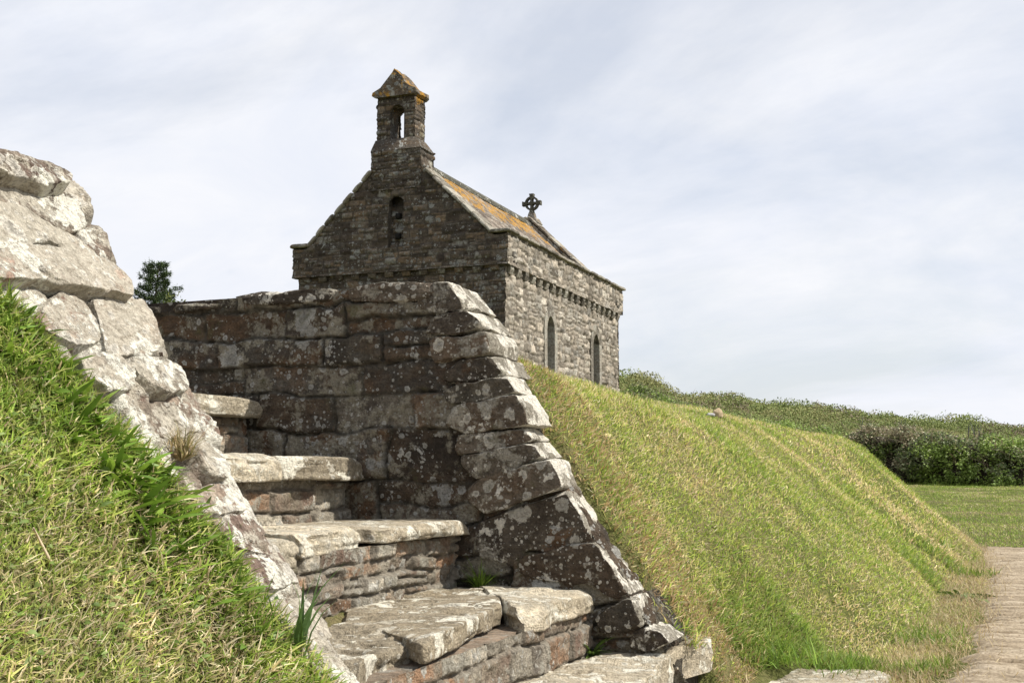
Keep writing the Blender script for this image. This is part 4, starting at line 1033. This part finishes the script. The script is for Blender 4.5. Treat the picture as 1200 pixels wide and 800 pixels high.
th = rs.uniform(0, 6.28, len(X)); U = np.stack([np.cos(th), np.sin(th), rs.uniform(-0.1, 0.5, len(X))], 1); U /= np.linalg.norm(U, axis=1, keepdims=True)
Nl = Nn - U * np.sum(Nn * U, 1, keepdims=True); Nl /= np.linalg.norm(Nl, axis=1, keepdims=True)
c = np.array([[0.20, 0.29, 0.07], [0.26, 0.34, 0.11], [0.15, 0.23, 0.045]])[rs.randint(0, 3, len(X))] * rs.uniform(0.7, 1.2, (len(X), 1))
leaves(mb, np.stack([X, Y, Z + rs.uniform(0.003, 0.016, len(X))], 1), U, Nl, rs.uniform(0.006, 0.020, len(X)), rs.uniform(0.003, 0.008, len(X)), c)
gn = mb.build('grass', M['grass']); tag(gn, 'short mown grass and straw on the near bank, left of the steps', 'grass', kind='stuff')

# far bank grass
rs = np.random.RandomState(31)
mb = MB()
def bank_roots(n, y0, y1, x0=-3.3, x1=0.25):
    X = rs.uniform(x0, x1, n); Y = rs.uniform(y0, y1, n)
    X = X - np.where(Y > 11.2, 0.28 * (Y - 11.2) ** 2 / (Y - 11.2 + 1.2), 0) 
    Z = terrain(X, Y, False)
    lim = np.where((Y < 3.54 + 0.13 * sstep(0.15, 0.45, Z)) & (Z > -0.52), XF0 - XFK * Z + 0.035, -9)
    k = (X > lim) & ~((Y < 4.50) & (X > -0.71) & (X < -0.30) & (Z < -0.66)) & ~((Y < 3.70) & (Z < -0.52)) & (X < path_edge(np.minimum(Y, 12.6)) + 0.06 + 0.10 * fbm2(X * 2, Y * 2, 44, 3) )
    return X[k], Y[k], Z[k]
for y0, y1, n, lo, hi, wd in ((3.52, 5.2, 126000, 0.012, 0.034, 0.0036), (5.2, 8.0, 100000, 0.014, 0.038, 0.0050), (8.0, 15.5, 110000, 0.018, 0.045, 0.0075)):
    X, Y, Z = bank_roots(n, y0, y1); Nn = tnormal(X, Y, 0.06); c, f = turf_colours(X, Y, 15, 0.02, True)
    toe = sstep(-0.25, -0.68, Z)
    tuft = sstep(0.15, 0.55, fbm2(X * 2.6, Y * 2.6, 27, 3)) * (0.25 + 0.75 * toe)
    # parched strip beside the raked wall end
    dry = sstep(0.22, 0.04, X - (XF0 - XFK * Z)) * (Y < 4.2)
    c = c * np.array([1.22, 1.17, 1.05])
    m = rs.rand(len(X)) < dry * 0.55; c[m] = STRAW[rs.randint(0, 4, m.sum())] * np.array([0.75, 0.62, 0.5])
    m = rs.rand(len(X)) < tuft * 0.9; c[m] = GREEN[rs.randint(0, 4, m.sum())] * rs.uniform(0.65, 1.15, (m.sum(), 1))
    up = Nn * 0.6 + np.array([0, 0, 0.4]); up /= np.linalg.norm(up, axis=1, keepdims=True)
    L_ = rs.uniform(lo, hi, len(X)) * (1 + 1.6 * tuft)
    blades(mb, np.stack([X, Y, Z - 0.005], 1), up, L_, rs.uniform(0.5, 1.2, len(X)) * wd * (1 + 0.3 * tuft), c, 33, lean=0.6, curl=0.9, segs=3 if y0 < 5 else 2)
    k = rs.rand(len(X)) < 0.13 * (1 - 0.7 * tuft)
    blades(mb, np.stack([X, Y, Z + 0.01], 1)[k], Nn[k], rs.uniform(0.012, 0.04, k.sum()), rs.uniform(0.4, 0.8, k.sum()) * wd, STRAW[rs.randint(0, 4, k.sum())] * rs.uniform(0.7, 1.2, (k.sum(), 1)), 34, lean=1.5, curl=0.35, segs=2)
gf = mb.build('grass', M['grass']); tag(gf, 'mown sunlit grass striped with straw on the big bank below the chapel', 'grass', kind='stuff')

# lawn grass, seen at a low angle
rs = np.random.RandomState(51)
mb = MB()
X = rs.uniform(-6, 16, 420000); Y = rs.uniform(11.5, 40, 420000)
xc, yc = cam_xy(X, Y); zz = terrain(X, Y, False)
k = (xc / yc > 0.30) & (xc / yc < 0.50) & (yc < 33) & (zz < 0.15) & ~((X > -0.1) & (X < 2.95) & (Y < 12.75 + 0.1 * fbm2(X * 3, X * 0, 2, 2)))
X, Y, Z = X[k], Y[k], zz[k]
c, f = turf_colours(X * 0.6, Y * 0.6, 25, 0.16)
st_ = fbm2(X * 0.25, Y * 1.1, 77, 3) ; m = (st_ > 0.35) & (rs.rand(len(X)) < 0.5); c[m] = OLIVE[rs.randint(0, 3, m.sum())]
blades(mb, np.stack([X, Y, Z - 0.005], 1), np.tile([0, 0, 1.0], (len(X), 1)), rs.uniform(0.02, 0.045, len(X)), rs.uniform(0.006, 0.014, len(X)), c, 52, lean=0.5, curl=0.6, segs=2)
gl = mb.build('grass', M['grass']); tag(gl, 'flat mown lawn between the bank end and the hedge', 'grass', kind='stuff')

# loose dry litter where the bank meets the path
rs = np.random.RandomState(61); mb = MB()
Y = rs.uniform(3.6, 12.4, 13000); X = path_edge(Y) + rs.normal(-0.02, 0.10, len(Y)); Z = np.maximum(terrain(X, Y, False), -0.705)
c = STRAW[rs.randint(0, 4, len(X))] * np.array([0.95, 0.9, 0.85]) * rs.uniform(0.6, 1.15, (len(X), 1))
blades(mb, np.stack([X, Y, Z + rs.uniform(0.004, 0.02, len(X))], 1), np.tile([0, 0, 1.0], (len(X), 1)), rs.uniform(0.02, 0.06, len(X)), rs.uniform(0.0015, 0.004, len(X)), c, 62, lean=1.5, curl=0.3, segs=2)
Y = rs.uniform(3.72, 4.7, 5000); X = rs.uniform(-0.88, -0.22, 5000); Z = terrain(X, Y, False)
k = ~((Y < 4.47) & (X > -0.70) & (X < -0.31)) 
X, Y, Z = X[k], Y[k], Z[k]; c = STRAW[rs.randint(0, 4, len(X))] * np.array([0.85, 0.78, 0.7]) * rs.uniform(0.5, 1.15, (len(X), 1))
blades(mb, np.stack([X, Y, Z + rs.uniform(0.002, 0.02, len(X))], 1), np.tile([0, 0, 1.0], (len(X), 1)), rs.uniform(0.02, 0.06, len(X)), rs.uniform(0.0012, 0.003, len(X)), c, 64, lean=1.3, curl=0.5, segs=2)
lt = mb.build('litter', M['grass']); tag(lt, 'dry grass clippings scattered along the foot of the bank', 'dry clippings', kind='stuff')

# ------------------------------------------------------------------ hedge, scrub and hillside
rs = np.random.RandomState(71)
HK = [(690, 43, 457), (760, 42, 462), (800, 41, 466), (860, 39, 480), (940, 37, 496), (1000, 35, 501), (1060, 34, 502), (1100, 33, 505), (1200, 31.5, 509), (1300, 30, 511), (1420, 28, 512)]
hs = np.array([[*at_depth(x, y, d)] for x, d, y in HK])
seg = np.concatenate([[0], np.cumsum(np.linalg.norm(np.diff(hs[:, :2], axis=0), axis=1))])
def hpt(s): return np.interp(s, seg, hs[:, 0]), np.interp(s, seg, hs[:, 1]), np.interp(s, seg, hs[:, 2])
dirh = hs[-1, :2] - hs[0, :2]; dirh /= np.linalg.norm(dirh); nh = np.array([dirh[1], -dirh[0]])       # towards the camera
if nh @ hs[5, :2] > 0: nh = -nh
def hcols(n, s, v):
    k = fbm2(s * 0.55, v * 1.3, 81, 3) + rs.normal(0, 0.24, n)
    pal = {0: [[0.25, 0.36, 0.07], [0.34, 0.44, 0.11], [0.17, 0.25, 0.045]], 1: [[0.10, 0.14, 0.045], [0.14, 0.17, 0.065], [0.24, 0.26, 0.13]], 2: [[0.32, 0.27, 0.17], [0.42, 0.37, 0.23], [0.24, 0.20, 0.12]]}
    c = np.empty((n, 3)); r3 = rs.randint(0, 3, n)
    a0, a1, a2_ = [np.array(pal[q])[r3] for q in range(3)]
    c[:] = a1; m = k > 0.02; c[m] = a0[m]; m = k < -0.55; c[m] = a2_[m]
    return c * rs.uniform(0.7, 1.3, (n, 1))
# dense twiggy core
mb = MB(); S = np.linspace(0, seg[-1], 240); T = np.linspace(0, 1, 26)
gs, gt = np.meshgrid(S, T, indexing='ij'); s, t = gs.ravel(), gt.ravel()
hxx, hyy, htop = hpt(s)
zb = terrain(hxx, hyy, False) - 0.1
topn = htop - 0.28 + 0.22 * fbm2(s * 0.9, s * 0, 91, 4)
prx = np.interp(t, [0, 0.12, 0.4, 0.55, 0.7, 0.9, 1], [0.85, 0.75, 0.55, 0.0, -0.5, -0.8, -0.9]); prz = np.interp(t, [0, 0.12, 0.4, 0.5, 0.6, 0.9, 1], [0, 0.3, 0.88, 1, 0.95, 0.3, 0])
bul = 0.25 * fbm2(s * 1.1, t * 4, 92, 4)
P = np.stack([hxx + nh[0] * (prx + bul * np.sign(prx)), hyy + nh[1] * (prx + bul * np.sign(prx)), zb + (topn - zb) * prz], 1)
mb.add(P, quads=grid_quads(len(S), len(T)))
HG = thing('hedge', tuple(np.array([hs[6, 0], hs[6, 1], -0.35])), 'overgrown bramble and bracken hedge beyond the lawn at the foot of the hill', 'hedge')
core = mb.build('twigs', M['hedge_core'], HG)
n = 110000
s = rs.uniform(0, seg[-1], n); t = rs.beta(1.2, 1.6, n) * 0.72
hxx, hyy, htop = hpt(s); zb = terrain(hxx, hyy, False)
topn = htop - 0.1 + 0.30 * fbm2(s * 0.9, s * 0, 91, 4) + 0.16 * fbm2(s * 3.0, s * 0, 99, 3)
px = np.interp(t, [0, 0.12, 0.4, 0.55, 0.72], [0.95, 0.9, 0.72, 0.1, -0.5]); pz = np.interp(t, [0, 0.12, 0.4, 0.5, 0.72], [0, 0.3, 0.88, 1, 0.9])
bul = 0.38 * fbm2(s * 1.1, t * 4, 92, 4) + 0.22 * fbm2(s * 3.2, t * 9, 94, 3) + rs.normal(0, 0.09, n)
gap = fbm2(s * 2.6, t * 9, 93, 3) + rs.normal(0, 0.15, n) > -0.18
P = np.stack([hxx + nh[0] * (px + bul), hyy + nh[1] * (px + bul), zb + (topn - zb) * pz + rs.normal(0, 0.06, n)], 1)
v_ = (P[:, 2] - zb)
c = hcols(n, s, v_)
U = rs.normal(0, 1, (n, 3)); U[:, 2] = U[:, 2] * 0.6 - 0.1; U /= np.linalg.norm(U, axis=1, keepdims=True)
Nl = np.array([nh[0] * 0.6, nh[1] * 0.6, 0.8]) + rs.normal(0, 0.45, (n, 3)); Nl -= U * np.sum(Nl * U, 1, keepdims=True); Nl /= np.linalg.norm(Nl, axis=1, keepdims=True)
mb = MB(); sz = rs.uniform(0.04, 0.11, n)
leaves(mb, P[gap], U[gap], Nl[gap], sz[gap], sz[gap] * 0.5, c[gap])
mb.build('foliage', M['leaf'], HG)
mb = MB(); n = 900
s = rs.uniform(0, seg[-1], n); hxx, hyy, htop = hpt(s); zb = terrain(hxx, hyy, False); f = rs.uniform(0.1, 1.0, n)
P = np.stack([hxx + nh[0] * 0.8, hyy + nh[1] * 0.8, zb + (htop - zb) * f], 1)
blades(mb, P, np.tile([nh[0] * 0.4, nh[1] * 0.4, 0.8], (n, 1)) / 0.98, rs.uniform(0.25, 0.8, n), rs.uniform(0.012, 0.025, n), np.array([[0.30, 0.24, 0.16], [0.22, 0.16, 0.10]])[rs.randint(0, 2, n)], 95, lean=0.5, curl=1.0)
for x, d, y0, y1 in ((1061, 33.6, 500, 486), (1056, 33.6, 500, 489), (1142, 32.4, 504, 491), (1148, 32.4, 504, 493), (1135, 32.4, 504, 494), (1010, 34.6, 496, 486)):
    a = at_depth(x, y0 + 8, d); b = at_depth(x + 1, y1, d)
    blades(mb, np.tile(a, (3, 1)), np.tile([0, 0, 1.0], (3, 1)), np.full(3, b[2] - a[2]), np.full(3, 0.022), np.full((3, 3), 0.12), int(x), lean=0.12, curl=0.15)
mb.build('stems', M['grass'], HG)
# taller rough grass at the hedge foot, and a bare patch
mb = MB(); n = 9000
s = rs.uniform(0, seg[-1], n); hxx, hyy, htop = hpt(s); o = rs.uniform(0.6, 1.5, n)
X = hxx + nh[0] * o; Y = hyy + nh[1] * o; Z = terrain(X, Y, False)
c = np.where((fbm2(s * 0.8, o, 97, 3) > 0.1)[:, None], STRAW[rs.randint(0, 4, n)] * 0.8, GREEN[rs.randint(0, 4, n)] * 0.8)
blades(mb, np.stack([X, Y, Z], 1), np.tile([0, 0, 1.0], (n, 1)), rs.uniform(0.08, 0.34, n) * (1.5 - o * 0.8), rs.uniform(0.008, 0.016, n), c, 98, lean=0.4, curl=0.9, segs=2)
vg = mb.build('rough_grass', M['grass']); tag(vg, 'taller rough grass along the foot of the hedge', 'grass', kind='stuff')
# hillside scrub
n = 420000; rs = np.random.RandomState(83)
xr_ = rs.uniform(-0.02, 0.62, n); yc = 45 + 80 * rs.rand(n) ** 1.3; xc = xr_ * yc
X = CY * xc - SY * yc; Y = SY * xc + CY * yc; Z = terrain(X, Y, False)
cl = fbm2(X * 0.22, Y * 0.22, 85, 4)
lump = np.clip(0.35 + 0.9 * fbm2(X * 0.35, Y * 0.35, 86, 4), 0, 1.3)
k = rs.rand(n) < 0.35 + 0.65 * sstep(0.1, 0.6, lump)
X, Y, Z, cl, lump, yc = X[k], Y[k], Z[k], cl[k], lump[k], yc[k]; n = len(X)
P = np.stack([X, Y, Z + lump * rs.uniform(0.3, 1.0, n) * 0.9], 1)
c = np.array([[0.17, 0.215, 0.06], [0.23, 0.265, 0.085], [0.12, 0.155, 0.045]])[rs.randint(0, 3, n)]
m = cl > 0.25; c[m] = np.array([0.25, 0.25, 0.10]); m = cl < -0.4; c[m] = np.array([0.19, 0.155, 0.10])
c = c * rs.uniform(0.7, 1.3, (n, 1))
U = rs.normal(0, 1, (n, 3)); U /= np.linalg.norm(U, axis=1, keepdims=True)
Nl = np.array([0.2, -0.3, 0.9]) + rs.normal(0, 0.4, (n, 3)); Nl -= U * np.sum(Nl * U, 1, keepdims=True); Nl /= np.linalg.norm(Nl, axis=1, keepdims=True)
sz = rs.uniform(0.05, 0.13, n) * np.clip(yc / 60, 0.7, 1.8)
mb = MB(); leaves(mb, P, U, Nl, sz, sz * 0.6, c)
sc = mb.build('scrub', M['needle']); tag(sc, 'low green scrub and bracken covering the far hillside', 'scrub', kind='stuff')

# ------------------------------------------------------------------ conifer behind the wall
rs = np.random.RandomState(91)
tb = at_depth(184, 340, 42); tt = at_depth(180, 309, 42)
bz = float(terrain(np.array([tb[0]]), np.array([tb[1]]), False)[0])
TR = thing('conifer_tree', (tb[0], tb[1], bz), 'dark green conifer peeping over the far wall at the left', 'tree')
tx, ty, H = tb[0], tb[1], tt[2] - bz
mb = MB(); zz = np.linspace(0, H * 0.97, 14); n = 10; V = []
for z in zz:
    r_ = 0.17 * (1 - z / H) + 0.015
    V += [(tx + r_ * math.cos(t) + 0.03 * math.sin(z * 2), ty + r_ * math.sin(t), bz - 0.1 + z) for t in np.arange(n) * 2 * math.pi / n]
i = np.arange(n); j = (i + 1) % n
q = np.concatenate([np.stack([a * n + i, a * n + j, (a + 1) * n + j, (a + 1) * n + i], 1) for a in range(len(zz) - 1)])
mb.add(V, quads=q)
PB = []; DB = []
for bi in range(130):
    z = H * (0.16 + 0.83 * (bi / 130) ** 0.8); ln = (0.22 + 2.3 * (1 - z / H) ** 0.75) * rs.uniform(0.5, 1.3); th = bi * 2.4 + rs.uniform(-.3, .3)
    el = 0.05 + 0.35 * (z / H) ** 3 + rs.uniform(-.15, .25)
    d = np.array([math.cos(th) * math.cos(el), math.sin(th) * math.cos(el), math.sin(el)]); p0 = np.array([tx, ty, bz + z - ln * 0.1])
    s_ = np.cross(d, [0, 0, 1]); s_ /= np.linalg.norm(s_)
    u_ = np.cross(s_, d); r0 = 0.02
    V = [p0 + s_ * r0, p0 - s_ * r0, p0 + u_ * r0, p0 + d * ln]
    mb.add(V, tris=[(0, 2, 3), (2, 1, 3), (1, 0, 3)])
    k = int(190 * ln + 40)
    f = rs.uniform(0.2, 1.02, k) ** 0.8
    sp_ = 0.26 * ln * (1.05 - f) + 0.06
    PB.append(p0 + d * (f * ln)[:, None] + s_ * (rs.uniform(-1, 1, k) * sp_)[:, None] + np.array([0, 0, 1]) * (rs.normal(0, 0.05, k))[:, None])
    DB.append(np.tile(d, (k, 1)) + rs.normal(0, 0.55, (k, 3)) + np.array([0, 0, 0.3]))
mb.build('trunk', M['bark'], TR)
P = np.concatenate(PB); D_ = np.concatenate(DB); D_ /= np.linalg.norm(D_, axis=1, keepdims=True); n = len(P)
mb = MB(); Nl = np.array([0.2, -0.2, 0.9]) + rs.normal(0, 0.4, (n, 3)); Nl -= D_ * np.sum(Nl * D_, 1, keepdims=True); Nl /= np.linalg.norm(Nl, axis=1, keepdims=True)
c = np.array([[0.055, 0.085, 0.030], [0.08, 0.115, 0.04], [0.04, 0.065, 0.026]])[rs.randint(0, 3, n)] * rs.uniform(0.7, 1.3, (n, 1))
leaves(mb, P, D_, Nl, rs.uniform(0.07, 0.17, n), rs.uniform(0.015, 0.035, n), c)
mb.build('crown', M['needle'], TR)
# bright leafy bush beside the conifer
bb = at_depth(203, 350, 39); bz2 = float(terrain(np.array([bb[0]]), np.array([bb[1]]), False)[0])
BU = thing('bush', (bb[0], bb[1], bz2), 'yellow-green bush at the right foot of the dark conifer', 'bush')
topz = at_depth(203, 341, 39)[2]
n = 9000
th = rs.uniform(0, 6.28, n); ph = np.arccos(rs.uniform(-0.2, 1, n)); rr = np.minimum(1.0, rs.uniform(0.55, 1.0, n) * (0.9 + 0.2 * np.sin(th * 3) * np.sin(ph * 4)))
cz2 = (topz + bz2) / 2
P = np.stack([bb[0] + 0.85 * rr * np.sin(ph) * np.cos(th), bb[1] + 0.85 * rr * np.sin(ph) * np.sin(th), bz2 + 0.4 + (topz - bz2 - 0.4) * rr * np.cos(ph).clip(-.1)], 1)
U = rs.normal(0, 1, (n, 3)); U[:, 2] += 0.6; U /= np.linalg.norm(U, axis=1, keepdims=True)
Nl = rs.normal(0, 1, (n, 3)); Nl -= U * np.sum(Nl * U, 1, keepdims=True); Nl /= np.linalg.norm(Nl, axis=1, keepdims=True)
c = np.array([[0.13, 0.16, 0.04], [0.18, 0.20, 0.05], [0.09, 0.12, 0.03]])[rs.randint(0, 3, n)]
mb = MB(); leaves(mb, P, U, Nl, rs.uniform(0.08, 0.2, n), rs.uniform(0.04, 0.08, n), c); mb.build('foliage', M['leaf'], BU)
mb = MB()
for q_ in range(9):
    t_ = q_ * 0.7; e0 = np.array([bb[0], bb[1], bz2 - 0.05]); e1 = e0 + np.array([0.5 * math.cos(t_), 0.5 * math.sin(t_), (topz - bz2) * 0.8])
    mb.add([e0 + (0.03, 0, 0), e0 + (-0.02, 0.03, 0), e0 + (-0.02, -0.03, 0), e1], tris=[(0, 1, 3), (1, 2, 3), (2, 0, 3)])
mb.build('stems', M['bark'], BU)

# ------------------------------------------------------------------ single plants and small stones
def rosette(name, base, label, cat, n, Lr, Wr, pal, seed, up=0.7, kind='leaf', spread=0.03, lean=0.5, curl=0.9, dirv=None, follow=False):
    rs = np.random.RandomState(seed); mb = MB(); base = np.asarray(base, float)
    P = base + np.c_[rs.normal(0, spread, n), rs.normal(0, spread, n), np.zeros(n)]
    if follow: P[:, 2] = terrain(P[:, 0], P[:, 1], False)
    c = np.array(pal)[rs.randint(0, len(pal), n)] * rs.uniform(0.7, 1.25, (n, 1))
    if kind == 'leaf':
        th = rs.uniform(0, 6.28, n); el = rs.uniform(0.15, 1.2, n) * up
        U = np.stack([np.cos(th) * np.cos(el), np.sin(th) * np.cos(el), np.sin(el)], 1)
        if dirv is not None: U = U + np.asarray(dirv)
        U /= np.linalg.norm(U, axis=1, keepdims=True)
        Nl = np.tile([0, 0, 1.0], (n, 1)) + rs.normal(0, 0.2, (n, 3)); Nl -= U * np.sum(Nl * U, 1, keepdims=True); Nl /= np.linalg.norm(Nl, axis=1, keepdims=True)
        fine_leaves(mb, P, U, Nl, rs.uniform(*Lr, n), rs.uniform(*Wr, n), c, seed)
    else:
        blades(mb, P, np.tile([0, 0, 1.0], (n, 1)), rs.uniform(*Lr, n), rs.uniform(*Wr, n), c, seed, lean=lean, curl=curl, dirv=dirv)
    rt = base - (0, 0, 0.012)                          # the stalk bases run together at the root
    V = np.stack([np.tile(rt, (n, 1)), P - (0.0012, 0, 0), P + (0.0012, 0, 0)], 1).reshape(-1, 3)
    mb.add(V, tris=np.arange(3 * n).reshape(-1, 3), c=np.repeat(c, 3, 0))
    ob = mb.build(name, M['leaf'] if kind == 'leaf' else M['grass'])
    return tag(ob, label, cat)
LEAFG = [[0.17, 0.29, 0.035], [0.24, 0.36, 0.05], [0.12, 0.21, 0.028]]
def on_ground(x, y, t0=0.6, t1=30):
    r = ray(x, y); t = np.geomspace(t0, t1, 3000); p = t[:, None] * r
    below = np.nonzero(p[:, 2] <= terrain(p[:, 0], p[:, 1], False))[0]
    return p[below[0]] if len(below) else p[-1]
def ground_at(x, y, plane_y): return tuple(on_ground(x, y))
# weeds along the near wall
def weed(px, py, Y, *a, **k):
    q = ground_at(px, py, Y); return rosette('weed_plant', q, *a, follow=True, **k)
weed(112, 520, 1.33, 'bushy weed with pointed leaves beside the third stone up the near wall', 'weed', 120, (0.03, 0.07), (0.006, 0.014), LEAFG, 1001, spread=0.032, up=0.8)
weed(170, 588, 1.36, 'dense weed with broad dark leaves under the dry tuft on the near wall', 'weed', 130, (0.03, 0.07), (0.006, 0.014), LEAFG, 1002, spread=0.027, up=0.8)
weed(215, 640, 1.37, 'large broad-leaved weed spreading over the near wall edge', 'weed', 150, (0.03, 0.075), (0.006, 0.014), LEAFG, 1003, spread=0.042, up=0.8)
weed(60, 440, 1.33, 'low weed with narrow leaves under the pale block of the near wall', 'weed', 110, (0.03, 0.06), (0.006, 0.012), LEAFG, 1004, spread=0.042, up=0.8)
weed(10, 372, 1.32, 'clump of long bright grass hanging below the uppermost wall stones at the left edge', 'grass tuft', 60, (0.025, 0.06), (0.003, 0.006), LEAFG, 1005, kind='b', spread=0.035, lean=0.7)
weed(270, 690, 1.38, 'clump of tall green grass against the lowest pale wall stones', 'grass tuft', 80, (0.035, 0.075), (0.003, 0.006), LEAFG, 1006, kind='b', spread=0.05, lean=0.4)
q = ground_at(350, 765, 1.43)
rosette('grass_tuft', q, 'sparse tuft of long blue-green blades arching over the foot of the near wall', 'grass tuft', 16, (0.09, 0.17), (0.006, 0.010), [[0.10, 0.17, 0.06], [0.13, 0.22, 0.06]], 1007, kind='b', spread=0.008, lean=0.45, curl=0.7, dirv=(0.7, 0.2, 0))
q = on_plane(213, 532, ON, NN)
rosette('grass_tuft', q, 'dry straw-coloured grass tuft growing from a joint in the near wall', 'grass tuft', 150, (0.03, 0.075), (0.0012, 0.0026), [[0.42, 0.32, 0.17], [0.50, 0.40, 0.24], [0.24, 0.22, 0.08]], 1008, kind='b', spread=0.013, lean=0.6)
q = on_z(560, 668, Z4 - 0.02); q = np.array([-1.42, 3.36, Z4 - 0.01])
q = on_y(563, 668, 3.36)
rosette('grass_tuft', (q[0], q[1], Z4 - 0.01), 'bright green grass tuft in the corner of the step tread against the dark wall', 'grass tuft', 130, (0.04, 0.13), (0.0016, 0.0035), [[0.14, 0.24, 0.03], [0.2, 0.3, 0.05]], 1009, kind='b', spread=0.004, lean=0.5)
q = on_y(692, 748, 3.37)
rosette('weed_plant', (q[0], q[1], Z5 - 0.0), 'small weed with long narrow leaves under the overhanging tread end', 'weed', 22, (0.06, 0.12), (0.008, 0.014), [[0.12, 0.20, 0.04], [0.16, 0.25, 0.05]], 1010, up=0.95, spread=0.002)
q = on_z(652, 773, Z5 + 0.0)
rosette('weed_plant', (q[0], q[1], Z5 - 0.002), 'tiny flat weed on the broad lower tread', 'weed', 26, (0.018, 0.034), (0.006, 0.012), [[0.12, 0.18, 0.04], [0.16, 0.22, 0.05]], 1011, up=0.4, spread=0.001)
q = on_z(1128, 698, -0.70)
rosette('weed_plant', (q[0], q[1], -0.705), 'plantain with long dark leaves sprawling onto the path edge', 'weed', 16, (0.12, 0.24), (0.022, 0.040), [[0.09, 0.16, 0.025], [0.12, 0.2, 0.03]], 1012, up=0.35, spread=0.02, dirv=(0.35, 0, 0))
# bent straw on the near grass
mb = MB(); a = on_ground(61, 671) + (0, 0, 0.010); b = on_ground(38, 640) + (0, 0, 0.022); c_ = on_ground(30, 645) + (0, 0, 0.010)
def tube(mb, pts, r, n=6):
    pts = np.asarray(pts, float); V = []
    for k, p_ in enumerate(pts):
        d = pts[min(k + 1, len(pts) - 1)] - pts[max(k - 1, 0)]; d /= np.linalg.norm(d); s_ = np.cross(d, [0.3, 0.9, 0.2]); s_ /= np.linalg.norm(s_); u_ = np.cross(d, s_)
        V += [p_ + r * (s_ * math.cos(t) + u_ * math.sin(t)) for t in np.arange(n) * 2 * math.pi / n]
    i = np.arange(n); j = (i + 1) % n
    mb.add(V, quads=np.concatenate([np.stack([k * n + i, k * n + j, (k + 1) * n + j, (k + 1) * n + i], 1) for k in range(len(pts) - 1)]), c=(0.72, 0.60, 0.42))
tube(mb, [a, b * 0.4 + a * 0.6, b, c_], 0.0017)
tag(mb.build('straw', M['grass']), 'bent pale straw lying on the near grass', 'straw')
# bright patch of taller weeds at the bank foot
for x, y, lb, sd_ in ((905, 765, 'tall lush grass clump beside the lower tread at the bank foot', 1021), (985, 760, 'rounded dark green grass clump at the bank foot behind the lowest slab', 1022), (1085, 725, 'lush grass clump on the bank foot beside the plantain at the path', 1023)):
    q = on_z(x, y + 12, -0.66)
    zz_ = float(terrain(np.array([q[0]]), np.array([q[1]]), False)[0])
    rosette('grass_tuft', (q[0], q[1], zz_ - 0.01), lb, 'grass tuft', 260, (0.06, 0.15), (0.0025, 0.0055), LEAFG + [[0.2, 0.28, 0.05]], sd_, kind='b', spread=0.075, lean=0.5)
# yellow flower and pale stems at the hedge foot, over the bank crest
q = on_ground(1040, 552); fz = q[2]; q = q + (0, 0, 0.075)
FL = thing('wildflower', (q[0], q[1], fz), 'single yellow wildflower with pale stems on the crest of the bank before the hedge', 'flower')
mb = MB()
for t_ in np.arange(10) * 0.63:
    U = np.array([math.cos(t_), -0.3, math.sin(t_)]); U /= np.linalg.norm(U); Nl = np.array([0, -1.0, 0.2]); Nl -= U * (Nl @ U); Nl /= np.linalg.norm(Nl)
    leaves(mb, q[None], U[None], Nl[None], 0.019, 0.013, np.array([[0.75, 0.62, 0.03]]))
mb.build('petals', M['leaf'], FL)
mb = MB(); tube(mb, [(q[0], q[1], fz - 0.02), (q[0] + 0.01, q[1], (fz + q[2]) / 2), (q[0], q[1] + 0.004, q[2])], 0.004)
for dx, dz in ((-0.05, -0.01), (-0.02, -0.05), (0.03, -0.05)):
    tube(mb, [(q[0] + dx, q[1], fz - 0.02), (q[0] + dx - 0.02, q[1], q[2] + dz)], 0.005)
mb.build('stem', M['grass'], FL)
# stones
def boulder(name, px, py, d, size, mat, label, seed, sq=(1, 1, 1)):
    q = at_depth(px, py, d) if d else on_ground(px, py) + (0, 0, size * 0.4); mb = MB(); rs = np.random.RandomState(seed)
    n1_, n2_ = 28, 16; th = np.arange(n1_) * 2 * math.pi / n1_; V = [(0, 0, 1)]
    for k in range(1, n2_): V += [(math.sin(math.pi * k / n2_) * math.cos(t), math.sin(math.pi * k / n2_) * math.sin(t), math.cos(math.pi * k / n2_)) for t in th]
    V.append((0, 0, -1)); V = np.array(V); V = V * (1 + 0.22 * fbm(V * 1.8, seed, 4))[:, None]
    V = V * np.array(sq) * size + q
    i = np.arange(n1_); j = (i + 1) % n1_
    qd = np.concatenate([np.stack([1 + k * n1_ + i, 1 + (k + 1) * n1_ + i, 1 + (k + 1) * n1_ + j, 1 + k * n1_ + j], 1) for k in range(n2_ - 2)])
    tr = np.concatenate([np.stack([np.zeros(n1_, int), 1 + i, 1 + j], 1), np.stack([np.full(n1_, len(V) - 1), 1 + (n2_ - 2) * n1_ + j, 1 + (n2_ - 2) * n1_ + i], 1)])
    mb.add(V, quads=qd, tris=tr)
    return tag(mb.build(name, M[mat]), label, 'stone')
boulder('boulder', 841, 489, None, 0.040, 'tan_stone', 'rounded tan stone showing above the bank crest in front of the dark hedge', 5, (0.85, 0.7, 1.0))
boulder('boulder', 833, 488.5, None, 0.027, 'pale_stone', 'small blue-grey stone just left of the tan stone on the bank crest', 6, (1.0, 0.8, 0.6))
boulder('pebble', 264, 467, 3.95, 0.012, 'pebble', 'small tan pebble lying on the top step', 8, (2.0, 1, 0.6))
boulder('pebble', 527, 604, 3.78, 0.010, 'pale_stone', 'small white pebble lying on the thin slab step against the wall', 9, (1, 1, 1))
